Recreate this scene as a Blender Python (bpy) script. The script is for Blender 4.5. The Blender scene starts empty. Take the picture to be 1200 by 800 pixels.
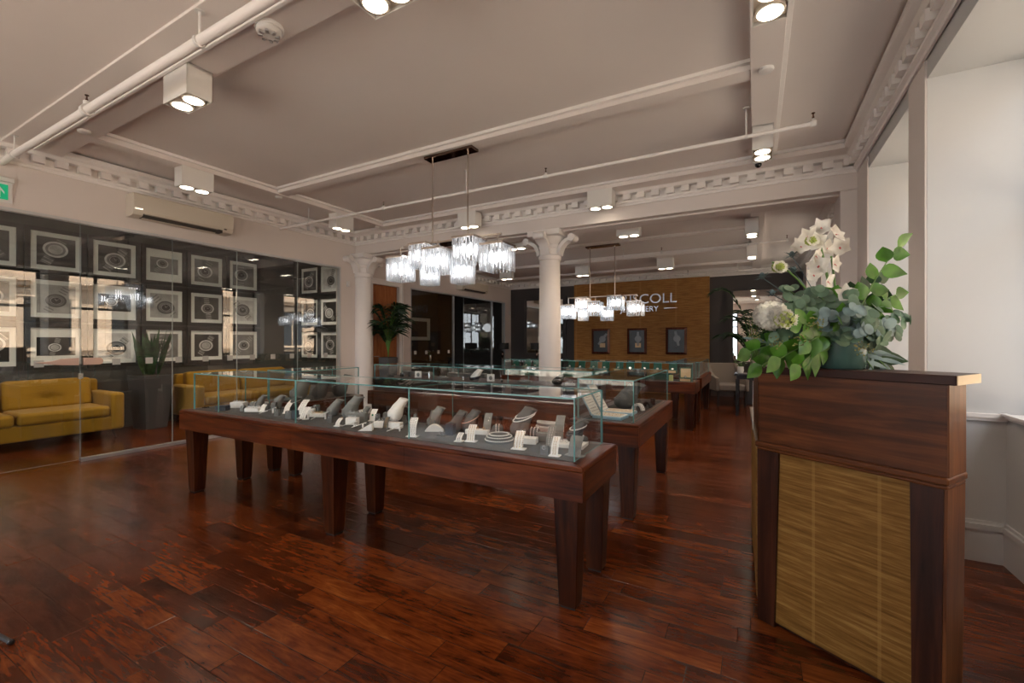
import bpy, bmesh, math, random
from mathutils import Vector, Matrix
R = math.radians
PI = math.pi
scene = bpy.context.scene
COL = scene.collection

# ------------------------------------------------------------------ camera, world, sun, exposure
HC = 1.35                      # camera height
F = 518.0                      # focal length in pixels of a 1200 px wide frame
YAW = math.atan(285 / F)
SN, CS = math.sin(YAW), math.cos(YAW)
cam_d = bpy.data.cameras.new('camera')
cam_d.sensor_width = 36.0
cam_d.lens = F * 36.0 / 1200.0
cam_d.clip_start = 0.05
cam_d.clip_end = 200
cam = bpy.data.objects.new('camera', cam_d)
COL.objects.link(cam)
cam.location = (0, 0, HC)
cam.rotation_euler = (PI / 2, 0, YAW)
scene.camera = cam

world = bpy.data.worlds.new('sky')
scene.world = world
world.use_nodes = True
wn = world.node_tree
wn.nodes.clear()
w_out = wn.nodes.new('ShaderNodeOutputWorld')
w_bg = wn.nodes.new('ShaderNodeBackground')
w_bg.inputs[0].default_value = (0.90, 0.94, 1.0, 1)
w_bg.inputs[1].default_value = 2.2
wn.links.new(w_bg.outputs[0], w_out.inputs[0])

sun_d = bpy.data.lights.new('sun', 'SUN')
sun_d.energy = 17.0
sun_d.angle = R(1.0)
sun_d.color = (1.0, 0.88, 0.74)
sun = bpy.data.objects.new('sun', sun_d)
COL.objects.link(sun)
sun.rotation_euler = Vector((0.62, 0.42, -1.0)).to_track_quat('-Z', 'Y').to_euler()

scene.view_settings.view_transform = 'Standard'
scene.view_settings.look = 'None'
scene.view_settings.gamma = 1
scene.view_settings.use_curve_mapping = False
scene.view_settings.exposure = 1.0
SPOT_W = 30.0
CHANDELIER_W = 34.0
scene.cycles.max_bounces = 10
scene.cycles.transparent_max_bounces = 40
scene.cycles.sample_clamp_indirect = 6.0
scene.cycles.caustics_reflective = False
scene.cycles.caustics_refractive = False

# ------------------------------------------------------------------ helpers
def at(u, v, z):
    """the point at height z that lies in the direction of a position in the photograph"""
    s = (u - 600) / F
    r = (-SN + CS * s, CS + SN * s, -(v - 400) / F)
    t = (z - HC) / r[2]
    return Vector((r[0] * t, r[1] * t, z))

def new():
    return bmesh.new()

def box(bm, x0, x1, y0, y1, z0, z1, mi=0):
    vs = [bm.verts.new((x, y, z)) for x in (x0, x1) for y in (y0, y1) for z in (z0, z1)]
    for f in ((0, 1, 3, 2), (4, 6, 7, 5), (0, 4, 5, 1), (2, 3, 7, 6), (0, 2, 6, 4), (1, 5, 7, 3)):
        fc = bm.faces.new([vs[i] for i in f])
        fc.material_index = mi
    return vs

def xf(bm, vs, m):
    for v in vs:
        v.co = m @ v.co

def taper_box(bm, cx, cy, z0, z1, bx, by, tx, ty, sx=0, sy=0, mi=0):
    """bottom half sizes bx, by and top half sizes tx, ty; the bottom shifted by sx, sy"""
    vs = box(bm, -1, 1, -1, 1, 0, 1, mi)
    for v in vs:
        if v.co.z < .5:
            v.co = Vector((cx + sx + v.co.x * bx, cy + sy + v.co.y * by, z0))
        else:
            v.co = Vector((cx + v.co.x * tx, cy + v.co.y * ty, z1))
    return vs

def prism(bm, pts, a0, a1, axis='z', mi=0):
    """polygon pts extruded from a0 to a1 along axis; pts are (x,y), (x,z) for y, (y,z) for x"""
    def P(p, a):
        if axis == 'z': return (p[0], p[1], a)
        if axis == 'y': return (p[0], a, p[1])
        return (a, p[0], p[1])
    A = [bm.verts.new(P(p, a0)) for p in pts]
    B = [bm.verts.new(P(p, a1)) for p in pts]
    n = len(pts)
    fs = [bm.faces.new(A), bm.faces.new(B[::-1])]
    for i in range(n):
        fs.append(bm.faces.new((A[i], B[i], B[(i + 1) % n], A[(i + 1) % n])))
    for f in fs:
        f.material_index = mi
    return A + B

def tube(bm, pts, r, n=8, mi=0, caps=True):
    pts = [Vector(p) for p in pts]
    rs = r if isinstance(r, (list, tuple)) else [r] * len(pts)
    rings = []
    up = None
    for i, p in enumerate(pts):
        d = (pts[min(i + 1, len(pts) - 1)] - pts[max(i - 1, 0)]).normalized()
        if up is None:
            up = Vector((0, 0, 1)) if abs(d.z) < .9 else Vector((1, 0, 0))
        a = d.cross(up).normalized()
        b = a.cross(d).normalized()
        up = b
        rings.append([bm.verts.new(p + (a * math.cos(2 * PI * k / n) + b * math.sin(2 * PI * k / n)) * rs[i]) for k in range(n)])
    for i in range(len(rings) - 1):
        for k in range(n):
            f = bm.faces.new((rings[i][k], rings[i][(k + 1) % n], rings[i + 1][(k + 1) % n], rings[i + 1][k]))
            f.material_index = mi
    if caps:
        bm.faces.new(rings[0][::-1]).material_index = mi
        bm.faces.new(rings[-1]).material_index = mi
    return [v for r_ in rings for v in r_]

def lathe(bm, prof, cx=0, cy=0, cz=0, n=24, sx=1, sy=1, mi=0):
    rings = []
    for r, z in prof:
        rings.append([bm.verts.new((cx + r * sx * math.cos(2 * PI * k / n), cy + r * sy * math.sin(2 * PI * k / n), cz + z)) for k in range(n)])
    for i in range(len(rings) - 1):
        for k in range(n):
            f = bm.faces.new((rings[i][k], rings[i][(k + 1) % n], rings[i + 1][(k + 1) % n], rings[i + 1][k]))
            f.material_index = mi
    bm.faces.new(rings[0][::-1]).material_index = mi
    bm.faces.new(rings[-1]).material_index = mi
    return [v for r_ in rings for v in r_]

def ball(bm, c, r, u=8, v=6, s=(1, 1, 1), mi=0):
    m = Matrix.Translation(c) @ Matrix.Diagonal((r * s[0], r * s[1], r * s[2], 1))
    g = bmesh.ops.create_uvsphere(bm, u_segments=u, v_segments=v, radius=1, matrix=m)
    for w in g['verts']:
        for f in w.link_faces:
            f.material_index = mi
    return g['verts']

def beads(bm, pts, r, mi=0):
    for p in pts:
        ball(bm, p, r, 6, 4, mi=mi)

def arc_strip(bm, pts, w, t, axis=0):
    """a slab of width w (along x) and thickness t following pts (y,z)"""
    n = len(pts)
    top, bot = [], []
    for i, (y, z) in enumerate(pts):
        a = Vector(pts[min(i + 1, n - 1)]) - Vector(pts[max(i - 1, 0)])
        a.normalize()
        nn = Vector((-a.y, a.x))
        top.append((y, z))
        bot.append((y - nn.x * t, z - nn.y * t))
    return prism_quads(bm, top, bot, w)

def prism_quads(bm, top, bot, w):
    vs = []
    T0 = [bm.verts.new((-w / 2, p[0], p[1])) for p in top]
    T1 = [bm.verts.new((w / 2, p[0], p[1])) for p in top]
    B0 = [bm.verts.new((-w / 2, p[0], p[1])) for p in bot]
    B1 = [bm.verts.new((w / 2, p[0], p[1])) for p in bot]
    n = len(top)
    for i in range(n - 1):
        bm.faces.new((T0[i], T1[i], T1[i + 1], T0[i + 1]))
        bm.faces.new((B0[i], B0[i + 1], B1[i + 1], B1[i]))
        bm.faces.new((T0[i], T0[i + 1], B0[i + 1], B0[i]))
        bm.faces.new((T1[i], B1[i], B1[i + 1], T1[i + 1]))
    bm.faces.new((T0[0], B0[0], B1[0], T1[0]))
    bm.faces.new((T0[-1], T1[-1], B1[-1], B0[-1]))
    return T0 + T1 + B0 + B1

def loc_m(o):
    return Matrix.Translation(o.location) @ Matrix.Rotation(o.rotation_euler[2], 4, 'Z')

def obj(name, bm, mat, parent=None, smooth=False, world_co=True, label=None, bevel=0, seg=2):
    """one mesh object; world_co: the bmesh is in world coordinates and moved into the parent's own"""
    if parent is not None and world_co:
        m = loc_m(parent).inverted()
        if parent.parent is not None:
            m = m @ loc_m(parent.parent).inverted()
        bmesh.ops.transform(bm, matrix=m, verts=bm.verts)
    bmesh.ops.recalc_face_normals(bm, faces=bm.faces)
    me = bpy.data.meshes.new(name)
    bm.to_mesh(me)
    bm.free()
    for m_ in (mat if isinstance(mat, (list, tuple)) else [mat]):
        me.materials.append(m_)
    if smooth:
        me.polygons.foreach_set('use_smooth', [True] * len(me.polygons))
        if smooth != 'all':
            me.set_sharp_from_angle(angle=R(42))
    o = bpy.data.objects.new(name, me)
    COL.objects.link(o)
    if parent is not None:
        o.parent = parent
    if label:
        o['label'] = label
    if bevel:
        b = o.modifiers.new('bevel', 'BEVEL')
        b.width = bevel
        b.segments = seg
        b.limit_method = 'ANGLE'
        b.angle_limit = R(40)
    return o

def struct(name, bm, mat, **k):
    o = obj(name, bm, mat, **k)
    if o.parent is None:
        o['kind'] = 'structure'
    return o

def thing(name, label, cat, loc=(0, 0, 0), rz=0, group=None):
    o = bpy.data.objects.new(name, None)
    COL.objects.link(o)
    o.location = loc
    o.rotation_euler = (0, 0, rz)
    o.empty_display_size = .1
    return tag(o, label, cat, group)

def tag(o, label, cat, group=None):
    o['label'] = label
    o['category'] = cat
    if group:
        o['group'] = group
    return o

def dup(root, loc=None, rz=None, label=None, group=None):
    def rec(o, parent):
        c = o.copy()
        COL.objects.link(c)
        c.parent = parent
        for ch in list(o.children):
            rec(ch, c)
        return c
    c = root.copy()
    COL.objects.link(c)
    for ch in list(root.children):
        rec(ch, c)
    if loc is not None: c.location = loc
    if rz is not None: c.rotation_euler = (0, 0, rz)
    if label: c['label'] = label
    if group: c['group'] = group
    return c

# ------------------------------------------------------------------ materials
def nt(name):
    m = bpy.data.materials.new(name)
    m.use_nodes = True
    n = m.node_tree
    return m, n, n.nodes['Principled BSDF']

def pbr(name, col, rough=.5, metal=0, spec=.5, sheen=0, noise=0, nscale=8, bump=0, bscale=60, coat=0, emis=None, estr=0, trans=0):
    m, n, b = nt(name)
    b.inputs['Base Color'].default_value = (*col, 1)
    b.inputs['Roughness'].default_value = rough
    b.inputs['Metallic'].default_value = metal
    b.inputs['Specular IOR Level'].default_value = spec
    b.inputs['Sheen Weight'].default_value = sheen
    b.inputs['Coat Weight'].default_value = coat
    b.inputs['Transmission Weight'].default_value = trans
    if emis:
        b.inputs['Emission Color'].default_value = (*emis, 1)
        b.inputs['Emission Strength'].default_value = estr
    tc = n.nodes.new('ShaderNodeTexCoord')
    if noise:
        t = n.nodes.new('ShaderNodeTexNoise')
        t.inputs['Scale'].default_value = nscale
        t.inputs['Detail'].default_value = 5
        n.links.new(tc.outputs['Object'], t.inputs['Vector'])
        mx = n.nodes.new('ShaderNodeMix')
        mx.data_type = 'RGBA'
        mx.inputs[6].default_value = (*[c * (1 - noise) for c in col], 1)
        mx.inputs[7].default_value = (*[min(1, c * (1 + noise)) for c in col], 1)
        n.links.new(t.outputs[0], mx.inputs[0])
        n.links.new(mx.outputs[2], b.inputs['Base Color'])
    if bump:
        t2 = n.nodes.new('ShaderNodeTexNoise')
        t2.inputs['Scale'].default_value = bscale
        n.links.new(tc.outputs['Object'], t2.inputs['Vector'])
        bp = n.nodes.new('ShaderNodeBump')
        bp.inputs['Strength'].default_value = bump
        bp.inputs['Distance'].default_value = .01
        n.links.new(t2.outputs[0], bp.inputs['Height'])
        n.links.new(bp.outputs[0], b.inputs['Normal'])
    return m

def ramp(n, stops):
    r = n.nodes.new('ShaderNodeValToRGB')
    e = r.color_ramp.elements
    e[0].position, e[0].color = stops[0][0], (*stops[0][1], 1)
    e[1].position, e[1].color = stops[-1][0], (*stops[-1][1], 1)
    for p, c in stops[1:-1]:
        x = e.new(p)
        x.color = (*c, 1)
    return r

def wood(name, dark, mid, light, axis='x', rough=.3, scale=1.0, coat=.3, stripe=14):
    """streaky timber whose grain runs along axis"""
    m, n, b = nt(name)
    tc = n.nodes.new('ShaderNodeTexCoord')
    mp = n.nodes.new('ShaderNodeMapping')
    s = [stripe * scale] * 3
    s['xyz'.index(axis)] = 1.0 * scale
    mp.inputs['Scale'].default_value = s
    n.links.new(tc.outputs['Object'], mp.inputs['Vector'])
    t = n.nodes.new('ShaderNodeTexNoise')
    t.inputs['Scale'].default_value = 1.6
    t.inputs['Detail'].default_value = 8
    t.inputs['Roughness'].default_value = .62
    t.inputs['Distortion'].default_value = .6
    n.links.new(mp.outputs[0], t.inputs['Vector'])
    t2 = n.nodes.new('ShaderNodeTexNoise')
    t2.inputs['Scale'].default_value = 3.0
    t2.inputs['Detail'].default_value = 3
    n.links.new(tc.outputs['Object'], t2.inputs['Vector'])
    ad = n.nodes.new('ShaderNodeMath'); ad.operation = 'MULTIPLY_ADD'
    n.links.new(t2.outputs[0], ad.inputs[0]); ad.inputs[1].default_value = .35
    n.links.new(t.outputs[0], ad.inputs[2])
    r = ramp(n, [(.42, dark), (.62, mid), (.85, light)])
    n.links.new(ad.outputs[0], r.inputs[0])
    n.links.new(r.outputs[0], b.inputs['Base Color'])
    b.inputs['Roughness'].default_value = rough
    b.inputs['Specular IOR Level'].default_value = .22
    b.inputs['Coat Weight'].default_value = coat * .15
    b.inputs['Coat Roughness'].default_value = .15
    return m

def emit(name, col, s):
    m = bpy.data.materials.new(name)
    m.use_nodes = True
    n = m.node_tree
    n.nodes.clear()
    o = n.nodes.new('ShaderNodeOutputMaterial')
    e = n.nodes.new('ShaderNodeEmission')
    e.inputs[0].default_value = (*col, 1)
    e.inputs[1].default_value = s
    n.links.new(e.outputs[0], o.inputs[0])
    return m

def pane_mat(name, tint=(1, 1, 1), f0=.08, gloss=(1, 1, 1)):
    """clear sheet glass: see-through with a mirror reflection that grows at grazing angles"""
    m = bpy.data.materials.new(name)
    m.use_nodes = True
    n = m.node_tree
    n.nodes.clear()
    o = n.nodes.new('ShaderNodeOutputMaterial')
    mix = n.nodes.new('ShaderNodeMixShader')
    tr = n.nodes.new('ShaderNodeBsdfTransparent')
    tr.inputs[0].default_value = (*tint, 1)
    gl = n.nodes.new('ShaderNodeBsdfGlossy')
    gl.inputs['Roughness'].default_value = 0.0
    gl.inputs[0].default_value = (*gloss, 1)
    lw = n.nodes.new('ShaderNodeLayerWeight')
    lw.inputs[0].default_value = .5
    pw = n.nodes.new('ShaderNodeMath'); pw.operation = 'POWER'; pw.inputs[1].default_value = 5
    n.links.new(lw.outputs['Facing'], pw.inputs[0])
    ma = n.nodes.new('ShaderNodeMath'); ma.operation = 'MULTIPLY_ADD'
    n.links.new(pw.outputs[0], ma.inputs[0]); ma.inputs[1].default_value = 1 - f0; ma.inputs[2].default_value = f0
    ge = n.nodes.new('ShaderNodeNewGeometry')
    sb = n.nodes.new('ShaderNodeMath'); sb.operation = 'SUBTRACT'; sb.inputs[0].default_value = 1
    n.links.new(ge.outputs['Backfacing'], sb.inputs[1])
    mu = n.nodes.new('ShaderNodeMath'); mu.operation = 'MULTIPLY'
    n.links.new(ma.outputs[0], mu.inputs[0]); n.links.new(sb.outputs[0], mu.inputs[1])
    n.links.new(mu.outputs[0], mix.inputs[0])
    n.links.new(tr.outputs[0], mix.inputs[1]); n.links.new(gl.outputs[0], mix.inputs[2])
    n.links.new(mix.outputs[0], o.inputs[0])
    return m

def floor_mat():
    m, n, b = nt('acacia planks')
    L = n.links
    def M(op, a, b_=None, c=None):
        x = n.nodes.new('ShaderNodeMath'); x.operation = op
        for i, v in enumerate((a, b_, c)):
            if v is None: continue
            if isinstance(v, (int, float)): x.inputs[i].default_value = v
            else: L.new(v, x.inputs[i])
        return x.outputs[0]
    tc = n.nodes.new('ShaderNodeTexCoord')
    sp = n.nodes.new('ShaderNodeSeparateXYZ')
    L.new(tc.outputs['Object'], sp.inputs[0])
    X, Y = sp.outputs[0], sp.outputs[1]
    ry = M('DIVIDE', Y, .1235)
    row = M('FLOOR', ry)
    fy = M('FRACT', ry)
    wn1 = n.nodes.new('ShaderNodeTexWhiteNoise'); wn1.noise_dimensions = '1D'
    L.new(row, wn1.inputs['W'])
    wn2 = n.nodes.new('ShaderNodeTexWhiteNoise'); wn2.noise_dimensions = '1D'
    L.new(M('ADD', row, 57.3), wn2.inputs['W'])
    ln = M('MULTIPLY_ADD', wn2.outputs['Value'], .45, .5)
    rx = M('DIVIDE', M('MULTIPLY_ADD', wn1.outputs['Value'], 3.0, X), ln)
    # break each row into uneven boards
    idx = M('FLOOR', rx)
    fx = M('FRACT', rx)
    cb = n.nodes.new('ShaderNodeCombineXYZ')
    L.new(row, cb.inputs[0]); L.new(idx, cb.inputs[1])
    wn3 = n.nodes.new('ShaderNodeTexWhiteNoise'); wn3.noise_dimensions = '2D'
    L.new(cb.outputs[0], wn3.inputs['Vector'])
    rnd = wn3.outputs['Value']
    # grain
    mp = n.nodes.new('ShaderNodeCombineXYZ')
    L.new(M('MULTIPLY_ADD', rnd, 37.0, M('MULTIPLY', X, 2.2)), mp.inputs[0])
    L.new(M('MULTIPLY_ADD', rnd, 11.0, M('MULTIPLY', Y, 19.0)), mp.inputs[1])
    g = n.nodes.new('ShaderNodeTexNoise')
    g.inputs['Scale'].default_value = 1.5; g.inputs['Detail'].default_value = 9; g.inputs['Roughness'].default_value = .65
    g.inputs['Distortion'].default_value = 1.6
    L.new(mp.outputs[0], g.inputs['Vector'])
    mp2 = n.nodes.new('ShaderNodeCombineXYZ')
    L.new(M('MULTIPLY_ADD', rnd, 19.0, M('MULTIPLY', X, 4.0)), mp2.inputs[0])
    L.new(M('MULTIPLY_ADD', rnd, 5.0, M('MULTIPLY', Y, 7.5)), mp2.inputs[1])
    k = n.nodes.new('ShaderNodeTexNoise')
    k.inputs['Scale'].default_value = 1.3; k.inputs['Detail'].default_value = 4; k.inputs['Distortion'].default_value = .8
    L.new(mp2.outputs[0], k.inputs['Vector'])
    val = M('ADD', M('MULTIPLY', g.outputs[0], .60), M('ADD', M('MULTIPLY', k.outputs[0], .36), M('MULTIPLY', rnd, .17)))
    r = ramp(n, [(.36, (.012, .0028, .0009)), (.48, (.048, .0092, .0022)), (.58, (.092, .0185, .0040)), (.70, (.150, .036, .0075)), (.86, (.27, .085, .018))])
    L.new(val, r.inputs[0])
    # joints
    ey = M('MINIMUM', fy, M('SUBTRACT', 1.0, fy))
    ex = M('MULTIPLY', M('MINIMUM', fx, M('SUBTRACT', 1.0, fx)), M('DIVIDE', ln, .1235))
    e = M('MINIMUM', ey, ex)
    gap = M('LESS_THAN', e, .011)
    mx = n.nodes.new('ShaderNodeMix'); mx.data_type = 'RGBA'
    L.new(gap, mx.inputs[0]); L.new(r.outputs[0], mx.inputs[6]); mx.inputs[7].default_value = (.012, .005, .003, 1)
    L.new(mx.outputs[2], b.inputs['Base Color'])
    bev = n.nodes.new('ShaderNodeMapRange')
    bev.inputs['From Min'].default_value = 0; bev.inputs['From Max'].default_value = .035
    L.new(e, bev.inputs['Value'])
    hgt = M('ADD', bev.outputs[0], M('MULTIPLY', k.outputs[0], .35))
    bp = n.nodes.new('ShaderNodeBump'); bp.inputs['Strength'].default_value = .25; bp.inputs['Distance'].default_value = .0025
    L.new(hgt, bp.inputs['Height'])
    L.new(bp.outputs[0], b.inputs['Normal'])
    L.new(M('MULTIPLY_ADD', g.outputs[0], .16, .13), b.inputs['Roughness'])
    b.inputs['Specular IOR Level'].default_value = .4
    return m

def streak_mat(name, a, c, d, axis='x', seam=None, rough=.55, fine=90):
    """grasscloth / bamboo veneer: fine streaks along axis with seams across"""
    m, n, b = nt(name)
    L = n.links
    tc = n.nodes.new('ShaderNodeTexCoord')
    mp = n.nodes.new('ShaderNodeMapping')
    mp.inputs['Scale'].default_value = (3.5, 3.5, fine)
    L.new(tc.outputs['Object'], mp.inputs['Vector'])
    t = n.nodes.new('ShaderNodeTexNoise')
    t.inputs['Scale'].default_value = 1; t.inputs['Detail'].default_value = 6; t.inputs['Roughness'].default_value = .7
    L.new(mp.outputs[0], t.inputs['Vector'])
    r = ramp(n, [(.32, a), (.52, c), (.72, d)])
    L.new(t.outputs[0], r.inputs[0])
    out = r.outputs[0]
    if seam:
        sp = n.nodes.new('ShaderNodeSeparateXYZ')
        L.new(tc.outputs['Object'], sp.inputs[0])
        q = n.nodes.new('ShaderNodeMath'); q.operation = 'DIVIDE'; q.inputs[1].default_value = seam
        L.new(sp.outputs[0 if axis == 'x' else 1], q.inputs[0])
        f = n.nodes.new('ShaderNodeMath'); f.operation = 'FRACT'; L.new(q.outputs[0], f.inputs[0])
        l = n.nodes.new('ShaderNodeMath'); l.operation = 'LESS_THAN'; l.inputs[1].default_value = .05
        L.new(f.outputs[0], l.inputs[0])
        mu = n.nodes.new('ShaderNodeMath'); mu.operation = 'MULTIPLY'; mu.inputs[1].default_value = .35; L.new(l.outputs[0], mu.inputs[0])
        mx = n.nodes.new('ShaderNodeMix'); mx.data_type = 'RGBA'
        L.new(mu.outputs[0], mx.inputs[0]); L.new(out, mx.inputs[6]); mx.inputs[7].default_value = (*d, 1)
        out = mx.outputs[2]
    L.new(out, b.inputs['Base Color'])
    b.inputs['Roughness'].default_value = rough
    b.inputs['Specular IOR Level'].default_value = .15
    bp = n.nodes.new('ShaderNodeBump'); bp.inputs['Strength'].default_value = .25; bp.inputs['Distance'].default_value = .003
    L.new(t.outputs[0], bp.inputs['Height']); L.new(bp.outputs[0], b.inputs['Normal'])
    return m

def crystal_mat():
    m = bpy.data.materials.new('crystal rods')
    m.use_nodes = True
    n = m.node_tree; n.nodes.clear()
    o = n.nodes.new('ShaderNodeOutputMaterial')
    a = n.nodes.new('ShaderNodeMixShader'); c = n.nodes.new('ShaderNodeMixShader')
    tr = n.nodes.new('ShaderNodeBsdfTransparent')
    tl = n.nodes.new('ShaderNodeBsdfTranslucent'); tl.inputs[0].default_value = (.9, .95, 1, 1)
    gl = n.nodes.new('ShaderNodeBsdfGlossy'); gl.inputs['Roughness'].default_value = .08
    a.inputs[0].default_value = .32; c.inputs[0].default_value = .30
    n.links.new(tr.outputs[0], a.inputs[1]); n.links.new(tl.outputs[0], a.inputs[2])
    n.links.new(a.outputs[0], c.inputs[1]); n.links.new(gl.outputs[0], c.inputs[2])
    n.links.new(c.outputs[0], o.inputs[0])
    return m

WALL = pbr('wall paint', (.70, .635, .60), .75, noise=.03, nscale=2)
CEIL = pbr('ceiling paint', (.76, .70, .67), .8, noise=.04, nscale=1.5)
TRIM = pbr('moulding paint', (.84, .80, .775), .55, noise=.02)
REVEAL = pbr('white plaster', (.55, .55, .545), .8, noise=.03, nscale=3, bump=.05, bscale=30)
BASEB = pbr('skirting paint', (.60, .60, .60), .45)
CHARC = pbr('charcoal paint', (.075, .072, .066), .7, noise=.05, nscale=2)
PLUM = pbr('dark taupe paint', (.058, .050, .048), .7)
FLOOR = floor_mat()
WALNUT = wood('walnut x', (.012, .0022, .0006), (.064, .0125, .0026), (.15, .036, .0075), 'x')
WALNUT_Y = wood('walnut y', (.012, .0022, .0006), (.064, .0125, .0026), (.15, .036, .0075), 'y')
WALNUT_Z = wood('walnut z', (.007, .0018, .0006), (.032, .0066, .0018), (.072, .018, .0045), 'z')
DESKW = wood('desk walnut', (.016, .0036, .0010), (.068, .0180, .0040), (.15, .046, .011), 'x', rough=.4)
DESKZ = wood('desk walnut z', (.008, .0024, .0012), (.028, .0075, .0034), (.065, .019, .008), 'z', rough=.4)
DESKLIT = wood('desk walnut lit end', (.040, .012, .0035), (.11, .034, .010), (.19, .068, .020), 'z', rough=.45)  # lit copy of the walnut: light on the right end put into the colour
DOORW = wood('knotty door timber', (.14, .038, .012), (.30, .095, .028), (.42, .16, .05), 'z', rough=.4, stripe=8)
BAMBOO = streak_mat('bamboo veneer', (.12, .050, .009), (.23, .115, .026), (.38, .22, .07), 'x', .24, fine=70)
GOLDW = streak_mat('gold grasscloth', (.21, .095, .026), (.34, .165, .045), (.46, .25, .085), 'x', .9, rough=.5, fine=45)
GLASS = pane_mat('clear pane glass', (.985, .995, .99), .085)
PGLASS = pane_mat('partition glass', (.95, .97, .96), .12)
WGLASS = pane_mat('window glass', (.97, .98, .98), .06)
EDGE = pbr('glass edge', (.14, .34, .33), .2, spec=.6)
EDGE2 = pbr('sheet glass edge', (.42, .47, .46), .25)
FELT = pbr('grey felt', (.080, .080, .078), .95, noise=.08, nscale=120)
GREYD = pbr('grey suede', (.115, .12, .118), .9, noise=.06, nscale=60)
GREYL = pbr('pale grey linen', (.22, .225, .218), .9, noise=.06, nscale=60)
WHITED = pbr('white leatherette', (.90, .88, .85), .5)
PEARL = pbr('pearl', (.93, .91, .87), .18, spec=.7, coat=.5)
PINKP = pbr('pink pearl', (.75, .50, .42), .2, coat=.5)
BLACKP = pbr('dark pearl', (.05, .05, .06), .15, coat=.6)
GOLD = pbr('gold', (.80, .52, .22), .25, 1)
SILVER = pbr('silver', (.75, .75, .76), .18, 1)
CHROME = pbr('polished nickel', (.60, .55, .50), .12, 1)
BRONZE = pbr('mirror bronze plate', (.20, .13, .10), .08, 1)
NAVY = pbr('navy box', (.020, .028, .045), .4)
GREENB = pbr('green box', (.008, .085, .060), .4)
TANB = pbr('beige insert', (.62, .45, .27), .6)
BLUEC = pbr('pale blue folder', (.30, .47, .58), .5)
PAPER = pbr('paper', (.80, .78, .75), .7)
INK = pbr('ink', (.10, .09, .09), .7)
BLACK = pbr('black lacquer', (.010, .010, .011), .25)
MATBLK = pbr('matt black', (.016, .016, .016), .6)
WHITEP = pbr('white plastic', (.72, .70, .68), .4)
FITTING = pbr('downlight casing', (.76, .74, .71), .45)
REFLECTOR = pbr('satin reflector', (.75, .68, .58), .4, .2)
ACMAT = pbr('cream plastic', (.62, .56, .47), .4)
ACDARK = pbr('dark slot', (.03, .022, .015), .6)
VELVET = pbr('mustard velvet', (.38, .20, .006), .8, sheen=.15, noise=.18, nscale=5)
SHADOWW = pbr('mount board', (.88, .90, .87), .7)
FRAMEB = pbr('black frame', (.018, .016, .014), .35)
ZINC = pbr('slate planter', (.085, .085, .088), .5, noise=.05)
SOIL = pbr('soil', (.03, .02, .012), .9)
UPHOL = pbr('taupe upholstery', (.20, .17, .145), .9, noise=.08, nscale=90)
UPHOLG = pbr('grey upholstery', (.15, .15, .148), .9, noise=.08, nscale=90)
MIRROR = pbr('mirror', (.85, .87, .86), .01, 1)
ALU = pbr('aluminium', (.56, .57, .58), .3, .7)
STICKER = pbr('frosted sticker', (.46, .46, .43), .6)
GREENSIGN = pbr('exit green', (.0, .28, .13), .4, emis=(0, .45, .2), estr=.25)
CRYSTAL = crystal_mat()
BULB = emit('lit crystal core', (.97, .98, 1.0), 5.0)
LAMPON = emit('lamp on', (1.0, .86, .66), 7.0)
LAMPWARM = emit('warm lamp glow', (1.0, .55, .22), 4.0)
GLOBEM = emit('opal globe glow', (.95, .97, 1.0), 1.6)
SANDST = pbr('sandstone', (.56, .44, .33), .85, noise=.2, nscale=1.2)
SLATE = pbr('slate roof', (.16, .18, .2), .7)
ASPH = pbr('pale paving', (.42, .39, .35), .9)
DGLASS = pbr('dark window', (.02, .025, .03), .1, spec=.8)
PINKC = pbr('terracotta candle', (.55, .25, .17), .5)
TEALV = pbr('teal ceramic', (.055, .115, .100), .25, spec=.6)

# ------------------------------------------------------------------ room shell
XL, XR, YF, YB = -6.64, .97, 12.0, -2.4     # left glass wall, right wall, far wall, back wall
ZC, ZB = 3.41, 3.33                         # ceiling in the coffers, beam soffits
ZC2, ZB2 = 3.14, 3.08                       # the same beyond the cross beam
YX0, YX1 = 5.91, 6.36                       # cross beam

bm = new(); box(bm, -9.6, 1.62, YB - .3, YF + .3, -.12, 0)
struct('floor', bm, FLOOR)
bm = new()
box(bm, XL - .2, 1.9, YB - .3, YX1, ZC, ZC + .4)
box(bm, XL - .2, 1.9, YX1, YF + .3, ZC2, ZC + .4)
struct('ceiling', bm, CEIL)
# side rooms behind the glass
bm = new(); box(bm, -9.7, XL - .12, YB - .3, 6.28, 3.30, 3.5); box(bm, -9.7, XL - .12, 6.9, YF + .3, 2.95, 3.5)
struct('ceiling_side_rooms', bm, CHARC)
bm = new(); box(bm, -8.95, -8.72, YB - .3, 6.3, 0, 3.4); struct('wall_lounge_back', bm, CHARC)
bm = new(); box(bm, -8.8, XL - .1, 6.08, 6.28, 0, 3.4); struct('wall_lounge_end', bm, CHARC)
bm = new(); box(bm, -9.7, -9.5, 6.9, YF + .3, 0, 3.2); box(bm, -9.6, XL - .1, 7.1, 7.3, 0, 3.2); struct('wall_office_back', bm, PLUM)
# left wall: above and between the glass screens
bm = new()
GT = 2.69
box(bm, XL - .12, XL, YB - .3, 5.57, GT, ZC)
box(bm, XL - .12, XL, 5.57, 6.33, 0, ZC)
box(bm, XL - .12, XL, 6.33, 7.07, 2.50, ZC)
box(bm, XL - .12, XL, 7.07, 7.44, 0, ZC)
box(bm, XL - .12, XL, 7.44, 11.64, 2.53, ZC)
box(bm, XL - .12, XL, 11.64, YF + .2, 0, ZC)
struct('wall_left', bm, WALL)
# far wall
bm = new(); box(bm, -9.7, 1.9, YF, YF + .25, 0, ZC); struct('wall_far', bm, PLUM)
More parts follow.
